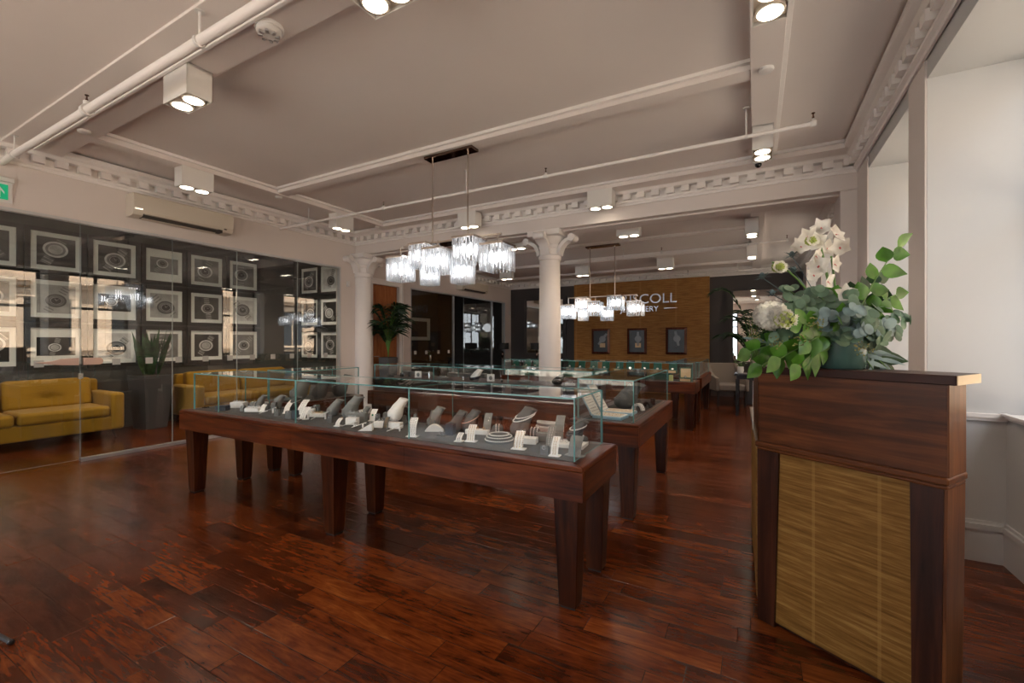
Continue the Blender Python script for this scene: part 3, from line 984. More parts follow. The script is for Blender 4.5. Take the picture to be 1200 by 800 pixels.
# ------------------------------------------------------------------ lounge behind the glass
PG = [pbr('print tone %d' % i, (c, c, c * .98), .5, noise=.5, nscale=9) for i, c in enumerate((.02, .08, .20, .42, .70))]
rnd = random.Random(4)
def photo(x, y, z, facing, label, k):
    """framed photograph; facing 'x' looks along +x, 'y' looks along -y"""
    t = thing('picture_frame', label, 'framed photograph', (x, y, z), 0 if facing == 'x' else -PI / 2, 'watch photographs in the lounge')
    bm = new()
    o, i_ = .32, .262
    for b_ in ((0, .035, -o, o, i_, o), (0, .035, -o, o, -o, -i_), (0, .035, -o, -i_, -i_, i_), (0, .035, i_, o, -i_, i_)):
        box(bm, *b_)
    obj('frame', bm, FRAMEB, t, world_co=False)
    bm = new(); box(bm, 0, .014, -i_, i_, -i_, i_); mt = obj('mount', bm, SHADOWW, t, world_co=False)
    bm = new()
    g = rnd.choice([0, 1, 2, 3, 4])
    w, h = .20, .20
    if k % 7 == 3: h, w = .13, .20
    box(bm, .014, .0155, -w, w, -h, h, g)
    # a wrist watch seen large: strap bands, case ring, dial and marks
    cy, cz, rr = rnd.uniform(-.05, .05), rnd.uniform(-.04, .04), rnd.uniform(.10, .14) * (h / .2)
    an = rnd.uniform(-.9, .9)
    def ring(r0, r1, x1, mi, n=28):
        a = [bm.verts.new((x1, cy + r0 * math.cos(2 * PI * q / n), cz + r0 * .85 * math.sin(2 * PI * q / n))) for q in range(n)]
        b_ = [bm.verts.new((x1, cy + r1 * math.cos(2 * PI * q / n), cz + r1 * .85 * math.sin(2 * PI * q / n))) for q in range(n)]
        for q in range(n):
            bm.faces.new((a[q], a[(q + 1) % n], b_[(q + 1) % n], b_[q])).material_index = mi
    da, db = math.cos(an), math.sin(an)
    for s in (-1, 1):
        for j in range(7):
            d0 = rr * (.95 + .17 * j)
            a_, b2 = cy + s * db * d0, cz + s * da * d0
            q = rr * .42
            P4 = [(a_ - da * q, b2 + db * q), (a_ + da * q, b2 - db * q), (a_ + da * q + s * db * rr * .13, b2 - db * q + s * da * rr * .13), (a_ - da * q + s * db * rr * .13, b2 + db * q + s * da * rr * .13)]
            if all(abs(p[0]) < w and abs(p[1]) < h for p in P4):
                f = bm.faces.new([bm.verts.new((.0160 + .0002 * j, *p)) for p in P4]); f.material_index = 3 if (j + g) % 2 else 2
    ring(rr * .80, rr, .0178, 4 if g < 3 else 1)
    ring(rr * .60, rr * .80, .0180, 2); ring(.001, rr * .60, .0182, 0 if g else 3); ring(rr * .50, rr * .54, .0186, 4)
    f = bm.faces.new([bm.verts.new((.019, cy + a * rr, cz + b_ * rr)) for a, b_ in ((0, .02), (.35, .3), (.02, -.02))]); f.material_index = 4
    f = bm.faces.new([bm.verts.new((.019, cy + a * rr, cz + b_ * rr)) for a, b_ in ((.02, 0), (-.2, .4), (-.03, 0))]); f.material_index = 4
    obj('print', bm, PG, mt, world_co=False)
ROWS = ((2.62, 'top'), (1.95, 'middle'), (1.28, 'bottom'))
ORD = ('far left, cut off', 'second from the left', 'third from the left', 'fourth from the left', 'fifth from the left', 'sixth from the left')
k = 0
for zi, rn in ROWS:
    for ci in range(6):
        photo(-8.72, 1.73 + .655 * ci, zi, 'x', 'framed watch photo, %s row of long lounge wall, %s' % (rn, ORD[ci]), k); k += 1
    for ci in range(2):
        photo(-8.17 + .62 * ci, 6.08, zi, 'y', 'black framed watch photograph, %s row of the lounge end wall, %s column' % (rn, ('left', 'right')[ci]), k); k += 1

for i, y in enumerate((2.0, 3.6, 5.2)):
    dl_ = downlight(-7.45, y, 3.30, PI / 2, 'added unseen downlight in the lounge ceiling behind the glass screen, ' + ('nearest', 'middle', 'farthest')[i] + ' one')
    for c in dl_.children:
        if c.type == 'LIGHT': c.data = c.data.copy(); c.data.energy = 46  # unseen lamps, added to brighten the lounge and its pictures
def sofa(y0, label, first=[None]):
    if first[0] is not None:
        return dup(first[0], (-8.28, y0, 0), label=label)
    t = thing('sofa', label, 'sofa', (-8.28, y0, 0), 0, 'mustard velvet sofas')
    W = 1.06     # half length along y; faces +x
    bm = new(); box(bm, -.40, .40, -W + .02, W - .02, .12, .31); obj('base', bm, VELVET, t, world_co=False, bevel=.025, seg=3)
    for s in (-1, 1):
        bm = new(); vs = box(bm, -.36, .42, s * (W - .15) if s > 0 else -W, W if s > 0 else -W + .15, .12, .63)
        obj('arm', bm, VELVET, t, world_co=False, bevel=.04, seg=4, smooth=True)
        bm = new()
        y_a, y_b = (.01, W - .16) if s > 0 else (-W + .16, -.01)
        vs = box(bm, -.22, .43, y_a, y_b, .31, .46)
        obj('seat_cushion', bm, VELVET, t, world_co=False, bevel=.045, seg=4, smooth=True)
        bm = new(); vs = box(bm, -.10, .10, y_a + .005, y_b - .005, 0, .40)
        xf(bm, vs, Matrix.Translation((-.24, 0, .43)) @ Matrix.Rotation(R(-10), 4, 'Y'))
        bc = obj('back_cushion', bm, VELVET, t, world_co=False, bevel=.05, seg=4, smooth=True)
        bm = new(); ball(bm, (-.165, (y_a + y_b) / 2, .66), .018, 10, 6, (.5, 1, 1))
        for q in range(14):
            a = 2 * PI * q / 14
            c = Vector((-.150 + .0, (y_a + y_b) / 2, .66))
            e = Vector((-.158 - .02 * math.sin(a), c.y + .24 * math.cos(a), .66 + .12 * math.sin(a)))
            tube(bm, [c, e], [.004, .001], 5)
        obj('tuft', bm, VELVET, bc, world_co=False)
    bm = new(); vs = box(bm, -.10, .02, -W + .05, W - .05, .12, .80); xf(bm, vs, Matrix.Translation((-.34, 0, 0))); obj('back', bm, VELVET, t, world_co=False, bevel=.04, seg=3)
    for sx in (-1, 1):
        for sy in (-1, 1):
            bm = new(); tube(bm, [(sx * .33, sy * (W - .12), .13), (sx * .36, sy * (W - .08), 0)], [.018, .009], 10); obj('leg', bm, MATBLK, t, world_co=False)
    first[0] = t
    return t
sofa(1.80, 'mustard yellow velvet sofa on the left, in full view behind the glass')
sofa(4.82, 'mustard yellow velvet sofa mostly hidden behind the left end of the front display case')

def leaf_blade(bm, p, d, side, L_, w, droop=.2, n=5, mi=0, fold=.0):
    """a narrow or broad leaf from p along d, its width along side"""
    d = Vector(d).normalized(); side = Vector(side)
    side = (side - d * side.dot(d)).normalized()
    up = side.cross(d).normalized()
    prev = None
    for i in range(n + 1):
        q = i / n
        c = Vector(p) + d * L_ * q - Vector((0, 0, 1)) * droop * L_ * q * q
        ww = w * max(.04, math.sin(PI * (q ** .75)) if 0 < q < 1 else .04)
        a = bm.verts.new(c - side * ww + up * fold * ww); m_ = bm.verts.new(c); b_ = bm.verts.new(c + side * ww + up * fold * ww)
        if prev:
            f = bm.faces.new((prev[0], prev[1], m_, a)); f.material_index = mi
            f = bm.faces.new((prev[1], prev[2], b_, m_)); f.material_index = mi
        prev = (a, m_, b_)

def leafmat(name, c, rough=.45, tr=.35):
    m, n, b = nt(name)
    tc = n.nodes.new('ShaderNodeTexCoord'); t = n.nodes.new('ShaderNodeTexNoise'); t.inputs['Scale'].default_value = 14
    n.links.new(tc.outputs['Object'], t.inputs['Vector'])
    r = ramp(n, [(.35, tuple(x * .6 for x in c)), (.65, tuple(min(1, x * 1.35) for x in c))])
    n.links.new(t.outputs[0], r.inputs[0]); n.links.new(r.outputs[0], b.inputs['Base Color'])
    b.inputs['Roughness'].default_value = rough
    out = n.nodes['Material Output']
    tl = n.nodes.new('ShaderNodeBsdfTranslucent'); n.links.new(r.outputs[0], tl.inputs[0])
    mx = n.nodes.new('ShaderNodeMixShader'); mx.inputs[0].default_value = tr
    n.links.new(b.outputs[0], mx.inputs[1]); n.links.new(tl.outputs[0], mx.inputs[2]); n.links.new(mx.outputs[0], out.inputs[0])
    return m
LEAF_PALM = leafmat('palm leaf', (.018, .050, .018))
LEAF_SNAKE = leafmat('sword leaf', (.030, .095, .028))
LEAF_EUC = leafmat('eucalyptus leaf', (.12, .20, .125), .6, .2)
LEAF_EUB = leafmat('pale eucalyptus leaf', (.21, .30, .30), .6, .2)
LEAF_GRN = leafmat('glossy green leaf', (.075, .22, .022), .3)
LEAF_DARK = leafmat('deep green leaf', (.022, .070, .020), .4)
PETAL = leafmat('white petal', (.78, .74, .66), .6, .3)
PETALC = leafmat('cream petal', (.86, .80, .70), .6, .3)
LIME = leafmat('lime bud', (.42, .50, .12), .6, .3)
THIST = leafmat('thistle', (.10, .15, .16), .6, .2)
STEM = pbr('green stem', (.10, .22, .04), .5)
LIP = pbr('orchid lip', (.55, .10, .10), .5)

def planter_tall(t, w, h, mat=ZINC, neck=.72):
    bm = new(); taper_box(bm, 0, 0, 0, h, w * neck, w * neck, w, w)
    pot = obj('planter', bm, mat, t, world_co=False, bevel=.006)
    bm = new(); box(bm, -w * .9, w * .9, -w * .9, w * .9, h - .002, h + .006); obj('soil', bm, SOIL, pot, world_co=False)
t = thing('potted_snake_plant', 'sword leaved plant in a tall dark tapering planter beside the yellow sofa', 'potted plant', (-8.30, 3.34, 0), R(8))
planter_tall(t, .21, .83)
rnd = random.Random(7)
bm = new()
for i in range(42):
    a = rnd.uniform(0, 2 * PI); rr = rnd.uniform(0, .14)
    p = Vector((rr * math.cos(a), rr * math.sin(a), .82))
    d = Vector((math.cos(a) * rnd.uniform(.05, .38), math.sin(a) * rnd.uniform(.05, .38), 1))
    leaf_blade(bm, p, d, (math.sin(a), -math.cos(a), 0), rnd.uniform(.40, .80), .044, .02, 6, fold=.3)
obj('sword_leaves', bm, LEAF_SNAKE, t, world_co=False, smooth='all')

def palm(x, y, h, label, pot_h=.6, pot_w=.14, fronds=13, spread=.7, mat=ZINC, seed=2, fl=1.0):
    t = thing('potted_palm', label, 'potted plant', (x, y, 0))
    planter_tall(t, pot_w, pot_h, mat)
    r_ = random.Random(seed)
    bs, bl = new(), new()
    for i in range(fronds):
        a = r_.uniform(0, 2 * PI)
        H_ = (h - pot_h) * r_.uniform(.45, 1.0)
        out = spread * r_.uniform(.45, 1.0)
        pts = []
        for q in range(9):
            s = q / 8
            pts.append(Vector((math.cos(a) * out * s ** 1.6, math.sin(a) * out * s ** 1.6, pot_h + H_ * math.sin(s * PI * .56) / math.sin(PI * .56 if H_ else 1))))
        tube(bs, pts, [.009 - .0008 * q for q in range(9)], 5)
        for q in range(3, 9):
            for half in (0, .5):
                if q == 8 and half: continue
                i0 = pts[q]; nx_ = pts[min(q + 1, 8)]
                c = i0.lerp(nx_, half)
                dr = (pts[q] - pts[q - 1]).normalized()
                sd = dr.cross(Vector((0, 0, 1))).normalized()
                ll = fl * .34 * (1 - .45 * abs((q + half - 5.5) / 3.5))
                for s in (-1, 1):
                    leaf_blade(bl, c, dr * .75 + sd * s * .8 + Vector((0, 0, .12)), dr.cross(sd), ll, .016, .45, 5)
    obj('stems', bs, STEM, t, world_co=False, smooth='all')
    obj('fronds', bl, LEAF_PALM, t, world_co=False, smooth='all')
palm(-6.30, 6.42, 2.05, 'arching palm in a tall grey planter in front of the wooden door', 1.04, .13, 24, .42, seed=5, fl=1.0)
palm(-.02, 10.9, 2.55, 'dark palm in the far right corner, half hidden behind the flower arrangement', .55, .2, 18, 1.0, seed=9, fl=1.15)

# ------------------------------------------------------------------ far end of the room
def mirror(x0, x1, z0, z1, label, w=.10):
    t = thing('wall_mirror', label, 'mirror', ((x0 + x1) / 2, YF, z0))
    bm = new()
    for a, d in ((w, .035), (w * .5, .055)):
        box(bm, x0, x1, YF - d, YF, z1 - a, z1); box(bm, x0, x1, YF - d, YF, z0, z0 + a)
        box(bm, x0, x0 + a, YF - d, YF, z0 + a, z1 - a); box(bm, x1 - a, x1, YF - d, YF, z0 + a, z1 - a)
    obj('frame', bm, PLUM, t)
    bm = new(); box(bm, x0 + w, x1 - w, YF - .02, YF - .012, z0 + w, z1 - w); obj('mirror_glass', bm, MIRROR, t)
mirror(-6.18, -4.80, .9, 2.68, 'large dark framed mirror on the far wall, left of the gold wall')
mirror(-.60, .82, .72, 2.70, 'large dark framed mirror on the far wall, right of the gold wall', .13)

WATCHG = pbr('dim steel', (.22, .23, .24), .45, .4)
def shadow_frame(xc, zc, label, k):
    t = thing('picture_frame', label, 'framed watch picture', (xc, YF - .06, zc), 0, 'watch pictures on the gold wall')
    w, h, b_, d = .255, .345, .055, .07
    bm = new()
    for (p0, p1, p2, p3) in (((-w, -h), (w, -h), (w - b_, -h + b_), (-w + b_, -h + b_)), ((w, -h), (w, h), (w - b_, h - b_), (w - b_, -h + b_)), ((w, h), (-w, h), (-w + b_, h - b_), (w - b_, h - b_)), ((-w, h), (-w, -h), (-w + b_, -h + b_), (-w + b_, h - b_))):
        vs = prism(bm, [p0, p1, p2, p3], -d, 0, 'y')
        for v in vs:
            if v.co.y < -.01 and abs(v.co.x) > w - .01 * 0 - .001: v.co.y = -d * .45
            elif v.co.y < -.01 and abs(v.co.z) > h - .001: v.co.y = -d * .45
    obj('frame', bm, wood('cherry frame %d' % k, (.03, .008, .006), (.09, .025, .016), (.16, .05, .03), 'z', rough=.12, coat=.8), t, world_co=False)
    bm = new(); box(bm, -w + b_, w - b_, -.02, -.012, -h + b_, h - b_); bk = obj('backing', bm, pbr('dark display backing %d' % k, (.02, .024, .026), .35), t, world_co=False)
    bm = new(); cx = (.05, .03, .02)[k]
    vs = lathe(bm, [(.06, -.02), (.085, -.018), (.09, 0), (.075, .003), (.074, .0)], n=28)
    xf(bm, vs, Matrix.Translation((cx, -.025, .06)) @ Matrix.Rotation(R(90), 4, 'X'))
    for s in (-1, 1):
        for j in range(5):
            vs = box(bm, -.034 + j * .002, .034 - j * .002, -.008, .004, s * (.085 + .021 * j), s * (.103 + .021 * j))
            xf(bm, vs, Matrix.Translation((cx, -.028, .06)) @ Matrix.Rotation(R((38, 0, -12)[k]), 4, 'Y'))
    wt = obj('watch_relief', bm, WATCHG, bk, world_co=False, smooth=True)
    if k < 2:
        bm = new(); box(bm, cx - .075, cx + .075, -.03, -.022, -.17, -.05); obj('caption_plate', bm, TANB, bk, world_co=False)
    else:
        bm = new(); ball(bm, (0, -.03, -.15), .014, 10, 6); obj('emblem', bm, SILVER, bk, world_co=False)
shadow_frame(-3.75, 1.355, 'left one of three brown framed watch pictures on the gold wall', 0)
shadow_frame(-2.76, 1.36, 'middle one of three brown framed watch pictures on the gold wall', 1)
shadow_frame(-1.77, 1.365, 'right one of three brown framed watch pictures on the gold wall, without caption', 2)

def lettering(name, text, xc, z, size, parent, mat=SILVER, serif=True, sx=1.0):
    cu = bpy.data.curves.new(name, 'FONT'); cu.body = text; cu.size = size; cu.extrude = .012; cu.align_x = 'CENTER'; cu.bevel_depth = 0
    tmp = bpy.data.objects.new(name + '_tmp', cu); COL.objects.link(tmp)
    dg = bpy.context.evaluated_depsgraph_get()
    me = bpy.data.meshes.new_from_object(tmp.evaluated_get(dg))
    bpy.data.objects.remove(tmp)
    me.materials.clear(); me.materials.append(mat)
    me.transform(Matrix.Translation((xc, 0, z)) @ Matrix.Rotation(R(90), 4, 'X') @ Matrix.Diagonal((sx, 1, 1, 1)))
    o = bpy.data.objects.new(name, me); COL.objects.link(o); o.parent = parent
    return o
t = thing('wall_sign', 'raised silver lettering sign on the gold wall behind the chandelier', 'sign', (-2.72, YF - .085, 2.1))
STEEL = pbr('brushed steel letters', (.55, .56, .58), .22, 1)
lettering('shop_name', 'DRISCOLL', .10, .255, .355, t, STEEL, sx=1.07)
lettering('trade_name', 'JEWELLERY', .02, .04, .20, t, STEEL, sx=1.0)
for s in (-1, 1):
    bm = new(); prism(bm, [(s * .66, .10), (s * .66, .125), (s * .98, .115), (s * .98, .108)], -.012, .012, 'y'); obj('rule', bm, STEEL, t, world_co=False)

def armchair(x, y, rz, label, mat, first={}):
    key = mat.name
    if key in first:
        return dup(first[key], (x, y, 0), rz, label)
    t = thing('armchair', label, 'armchair', (x, y, 0), rz, 'upholstered tub chairs')
    bm = new(); box(bm, -.26, .26, -.29, .24, .32, .46); obj('seat', bm, mat, t, world_co=False, bevel=.03, seg=3, smooth=True)
    bm = new(); vs = prism_quads(bm, [(.22, .30), (.25, .50), (.30, .70), (.36, .88)], [(.30, .30), (.33, .50), (.37, .70), (.41, .88)], .56)
    obj('backrest', bm, mat, t, world_co=False, bevel=.02, seg=3, smooth=True)
    for s in (-1, 1):
        bm = new()
        pts = [(-.30, .32), (-.30, .60), (-.20, .61), (-.02, .635), (.12, .70), (.24, .80), (.34, .885), (.41, .88), (.33, .32)]
        vs = prism(bm, pts, s * .26, s * .33, 'x')
        obj('arm', bm, mat, t, world_co=False, bevel=.018, seg=3)
    for sx in (-.27, .27):
        for sy, q in ((-.26, 0), (.28, .05)):
            bm = new(); taper_box(bm, sx, sy, 0, .33, .016, .016, .025, .025, sy=q); obj('leg', bm, MATBLK, t, world_co=False)
    first[key] = t
    return t
armchair(-.52, 10.45, R(22), 'taupe upholstered armchair with dark legs near the far right corner', UPHOL)
armchair(-1.38, 11.15, R(10), 'taupe armchair mostly hidden behind the far display tables', UPHOL)
armchair(-4.62, 5.75, R(172), 'grey upholstered chair seen from behind through the front case glass, left one', UPHOLG)
armchair(-3.82, 5.85, R(185), 'grey upholstered chair seen from behind through the front case glass, right one', UPHOLG)

def console(x0, x1, y0, y1, h, label, mat=BLACK):
    t = thing('console_table', label, 'table', ((x0 + x1) / 2, (y0 + y1) / 2, 0))
    bm = new(); box(bm, x0, x1, y0, y1, h - .035, h); obj('tabletop', bm, mat, t, bevel=.004)
    bm = new(); box(bm, x0 + .04, x1 - .04, y0 + .04, y1 - .04, h - .10, h - .035); obj('apron', bm, mat, t)
    for x in (x0 + .05, x1 - .05):
        for y in (y0 + .05, y1 - .05):
            bm = new(); box(bm, x - .025, x + .025, y - .025, y + .025, 0, h - .10); obj('leg', bm, mat, t)
    return t
console(-.34, .62, 9.05, 9.65, .76, 'black desk with glossy top beside the taupe armchair')
console(-6.15, -4.75, 11.30, 11.75, .84, 'dark console table under the far left mirror, carrying two lamps')
console(-8.3, -7.2, 9.2, 9.7, .84, 'dark console table inside the far glass office')

def table_lamp(x, y, z, label):
    t = thing('table_lamp', label, 'lamp', (x, y, z), 0, 'lamps with black drum shades')
    bm = new(); lathe(bm, [(.07, 0), (.07, .012), (.018, .02), (.035, .06), (.045, .12), (.03, .2), (.012, .24), (.01, .30)], n=20); obj('base', bm, BRONZE, t, smooth=True, world_co=False)
    bm = new(); lathe(bm, [(.19, .28), (.19, .47), (.186, .47), (.186, .28)], n=32); obj('lamp_shade', bm, MATBLK, t, smooth=True, world_co=False)
    bm = new(); ball(bm, (0, 0, .34), .03); obj('bulb', bm, LAMPWARM, t, world_co=False)
for u, lab in ((589, 'table lamp with black drum shade, left one, in front of the far left corner'), (629, 'table lamp with black drum shade, just left of the free column')):
    p = at(u, 420.5, .84); q = 11.52 / p.y
    table_lamp(p.x * q, 11.52, .84, lab)

t = thing('globe_pendant', 'glowing white opal globe beside the left edge of the free column', 'lamp', (-3.98, 9.0, 1.90))
bm = new(); ball(bm, (0, 0, 0), .17, 24, 16); obj('globe', bm, GLOBEM, t, smooth='all', world_co=False)
bm = new(); tube(bm, [(0, 0, .165), (0, 0, 1.22)], .004, 6); obj('cord', bm, MATBLK, t, world_co=False)
bm = new(); lathe(bm, [(.04, .15), (.04, .19), (.008, .21)], n=16); obj('cap', bm, CHROME, t, smooth=True, world_co=False)

# small vase of flowers and a tall tumbler on the far desk, flowers in the office
def small_bunch(x, y, z, label, petal, vm, h=.16, seed=1):
    t = thing('flower_vase', label, 'vase of flowers', (x, y, z))
    bm = new(); lathe(bm, [(.045, 0), (.055, .05), (.05, h), (.042, h), (.045, .05), (.03, .012)], n=20); obj('vase', bm, vm, t, smooth=True, world_co=False)
    r_ = random.Random(seed)
    bp_, bl_, bs_ = new(), new(), new()
    for i in range(11):
        a = r_.uniform(0, 2 * PI); rr = r_.uniform(.01, .11)
        e = Vector((rr * math.cos(a), rr * math.sin(a), h + r_.uniform(.03, .13)))
        tube(bs_, [(0, 0, .02), (e.x * .3, e.y * .3, h), e], .002, 5)
        for k_ in range(5):
            b2 = 2 * PI * k_ / 5
            leaf_blade(bp_, e, (math.cos(b2), math.sin(b2), .5), (-math.sin(b2), math.cos(b2), 0), .035, .014, .2, 3)
        leaf_blade(bl_, e * .8 + Vector((0, 0, .02)), (math.cos(a + 1), math.sin(a + 1), .3), (-math.sin(a + 1), math.cos(a + 1), 0), .07, .016, .4, 4)
    obj('petals', bp_, petal, t, world_co=False); obj('leaves', bl_, LEAF_GRN, t, world_co=False); obj('stems', bs_, STEM, t, world_co=False)
small_bunch(-.24, 9.35, .76, 'small vase of cream flowers at the left end of the black desk', PETALC, WHITED, .12, 3)
t = thing('tumbler', 'shiny cream and tan tumbler standing on the black desk', 'vase', (-.02, 9.30, .76))
bm = new(); lathe(bm, [(.05, 0), (.065, .18), (.061, .18), (.047, .01)], n=24); obj('cup', bm, pbr('tan ceramic', (.70, .50, .36), .15, coat=.6), t, smooth=True, world_co=False)
bm = new(); lathe(bm, [(.0655, .165), (.067, .17), (.067, .182), (.060, .182)], n=24); obj('rim', bm, SILVER, t, smooth=True, world_co=False)
small_bunch(-7.75, 9.45, .84, 'small white flower vase on the console inside the far glass office', PETAL, SILVER, .14, 6)
t = thing('picture_frame', 'wide framed print with white mount on the far office wall', 'framed print', (-9.5, 10.9, 1.75))
bm = new(); box(bm, -9.5, -9.47, 10.3, 11.6, 1.35, 2.15); obj('frame', bm, FRAMEB, t)
bm = new(); box(bm, -9.47, -9.465, 10.34, 11.56, 1.39, 2.11); mt = obj('mount', bm, SHADOWW, t)
bm = new(); box(bm, -9.465, -9.462, 10.5, 11.4, 1.5, 2.0); obj('print', bm, PG[1], mt)

# ------------------------------------------------------------------ display cases
ZT = .733
def pane_box(bm, x0, x1, y0, y1, z0, z1):
    d = (x1 - x0, y1 - y0, z1 - z0)
    ax = d.index(min(d))
    vs = box(bm, x0, x1, y0, y1, z0, z1)
    fs = {f for v in vs for f in v.link_faces}
    for f in fs:
        f.normal_update()
        if abs(f.normal[ax]) < .5: f.material_index = 1

def display_table(x0, x1, y0, y1, legs, label, joints=(), inset=(.075, .085), zg=1.06, deck=ZT, gj=(), open_back=False, glass=True, group=None, segs=()):
    t = thing('display_case', label, 'display case', ((x0 + x1) / 2, (y0 + y1) / 2, 0), 0, group)
    za = .562
    # apron boards, front and back cut at the joints
    xs = [x0] + list(joints) + [x1]
    for i in range(len(xs) - 1):
        for (ya, yb) in ((y0, y0 + .03), (y1 - .03, y1)):
            bm = new(); box(bm, xs[i] + .0012, xs[i + 1] - .0012, ya, yb, za, ZT - .026); obj('apron_board', bm, WALNUT, t)
    for xa, xb in ((x0, x0 + .03), (x1 - .03, x1)):
        bm = new(); box(bm, xa, xb, y0 + .031, y1 - .031, za, ZT - .026); obj('apron_board', bm, WALNUT_Y, t)
    # top rim, mitred like a frame and slightly rounded
    w = .10
    for (a, b_, c, d, m_) in (((x0, y0), (x1, y0), (x1 - w, y0 + w), (x0 + w, y0 + w), WALNUT), ((x1, y0), (x1, y1), (x1 - w, y1 - w), (x1 - w, y0 + w), WALNUT_Y), ((x1, y1), (x0, y1), (x0 + w, y1 - w), (x1 - w, y1 - w), WALNUT), ((x0, y1), (x0, y0), (x0 + w, y0 + w), (x0 + w, y1 - w), WALNUT_Y)):
        bm = new(); prism(bm, [a, b_, c, d], ZT - .026, ZT); obj('top_rim', bm, m_, t, bevel=.006)
    bm = new(); box(bm, x0 + w - .02, x1 - w + .02, y0 + w - .02, y1 - w + .02, ZT - .03, ZT + .003)
    obj('felt_deck', bm, FELT, t)
    for (lx, ly) in legs:
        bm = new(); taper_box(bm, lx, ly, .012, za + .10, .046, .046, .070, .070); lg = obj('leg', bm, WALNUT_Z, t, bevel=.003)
        bm = new(); box(bm, lx - .038, lx + .038, ly - .038, ly + .038, 0, .012); obj('foot_pad', bm, MATBLK, lg)
    if not glass: return t
    zb = deck + .002
    if deck > ZT + .01:
        bm = new(); box(bm, x0 + .06, x1 - .06, y0 + .06, y1 - .06, ZT, deck)
        obj('drawer_cabinet', bm, pbr('maroon cabinet', (.060, .030, .028), .35, noise=.1), t)
        xx = x0 + .5
        while xx < x1 - .2:
            bm = new(); lathe(bm, [(.009, 0), (.009, .006), (.004, .008)], n=12); xf(bm, bm.verts, Matrix.Translation((xx, y0 + .06, deck - .07)) @ Matrix.Rotation(R(90), 4, 'X')); obj('lock', bm, SILVER, t)
            bm = new(); box(bm, xx + .245, xx + .25, y0 + .057, y0 + .062, ZT, deck); obj('drawer_gap', bm, MATBLK, t)
            xx += .52
    gx0, gx1, gy0, gy1 = x0 + inset[0], x1 - inset[0], y0 + inset[1], y1 - inset[1] * .45
    th = .008
    gx = [gx0] + list(gj) + [gx1]
    for i in range(len(gx) - 1):
        a, b_ = gx[i] + .0015, gx[i + 1] - .0015
        bm = new(); pane_box(bm, a, b_, gy0, gy0 + th, zb, zg - th); obj('front_pane', bm, [GLASS, EDGE], t)
        bm = new(); pane_box(bm, a, b_, gy1 - th, gy1, zb, zg - th); obj('back_pane', bm, [GLASS, EDGE], t)
        bm = new(); pane_box(bm, a, b_, gy0, gy1, zg - th, zg); obj('top_pane', bm, [GLASS, EDGE], t)
        if i:
            bm = new(); box(bm, gx[i] - .003, gx[i] + .003, gy0 - .001, gy0 + .004, zb, zg - th); obj('joint', bm, EDGE, t)
    for xa, xb in ((gx0, gx0 + th), (gx1 - th, gx1)):
        bm = new(); pane_box(bm, xa, xb, gy0 + th, gy1 - th, zb, zg - th); obj('end_pane', bm, [GLASS, EDGE], t)
    # bright ground edges that draw the outline of the box
    bm = new()
    e = .0045
    for (xa, ya) in ((gx0, gy0), (gx1, gy0), (gx0, gy1), (gx1, gy1)):
        box(bm, xa - e * .6, xa + e * .6, ya - e * .6, ya + e * .6, zb, zg)
    obj('corner_edges', bm, EDGE, t)
    bm = new()
    for ya in (gy0, gy1): box(bm, gx0, gx1, ya - .001, ya + .001, zg - th, zg + .0006)
    for xa in (gx0, gx1): box(bm, xa - .001, xa + .001, gy0, gy1, zg - th, zg + .0006)
    obj('rim_edges', bm, EDGE, t)
    return t
display_table(-4.56, -.735, 2.05, 2.64, [(-.83, 2.13), (-.83, 2.55), (-2.60, 2.13), (-2.64, 2.55), (-4.42, 2.13), (-4.42, 2.55)],
              'long walnut table with glass showcase full of jewellery, nearest the viewer', joints=(-2.97, -1.88), gj=(-4.09, -3.04, -1.92))
display_table(-1.30, -.755, 3.31, 4.86, [(-.85, 3.40), (-1.20, 3.40), (-.85, 4.76), (-1.20, 4.76)],
              'walnut showcase table end-on behind the front one, holding open blue folders', inset=(.05, .06), zg=1.055)
display_table(-4.55, -4.0, 2.78, 3.68, [(-4.45, 2.88), (-4.1, 2.88), (-4.45, 3.58), (-4.1, 3.58)],
              'walnut showcase table behind the left half of the front one, with grey busts', inset=(.05, .06), zg=1.05)
display_table(-4.30, -1.32, 4.02, 4.62, [(-4.2, 4.12), (-4.2, 4.52), (-1.42, 4.12), (-1.42, 4.52), (-2.8, 4.12), (-2.8, 4.52)],
              'middle showcase with maroon drawer cabinet facing the staff side', inset=(.05, .07), zg=1.06, deck=.90, gj=(-3.3, -2.3))
display_table(-4.15, -.78, 7.10, 7.68, [(-.87, 7.19), (-.87, 7.59), (-4.05, 7.19), (-4.05, 7.59), (-2.45, 7.19), (-2.45, 7.59)],
              'far walnut showcase table filled with green watch boxes before the gold wall', inset=(.05, .06), zg=1.02, gj=(-3.0, -1.95))
display_table(-1.32, -.78, 8.0, 9.80, [(-.87, 8.10), (-1.22, 8.10), (-.87, 9.70), (-1.22, 9.70)],
              'farthest walnut table, narrow end beside the taupe armchair', glass=True, inset=(.05, .06), zg=1.0)

# ------------------------------------------------------------------ jewellery displays
JG = 'jewellery displays in the glass cases'
def strand_pts(rx, ry, n, sag, a0=0, a1=2 * PI):
    return [(rx * math.cos(a0 + (a1 - a0) * i / n), ry * math.sin(a0 + (a1 - a0) * i / n), sag * math.sin(a0 + (a1 - a0) * i / n)) for i in range(n)]

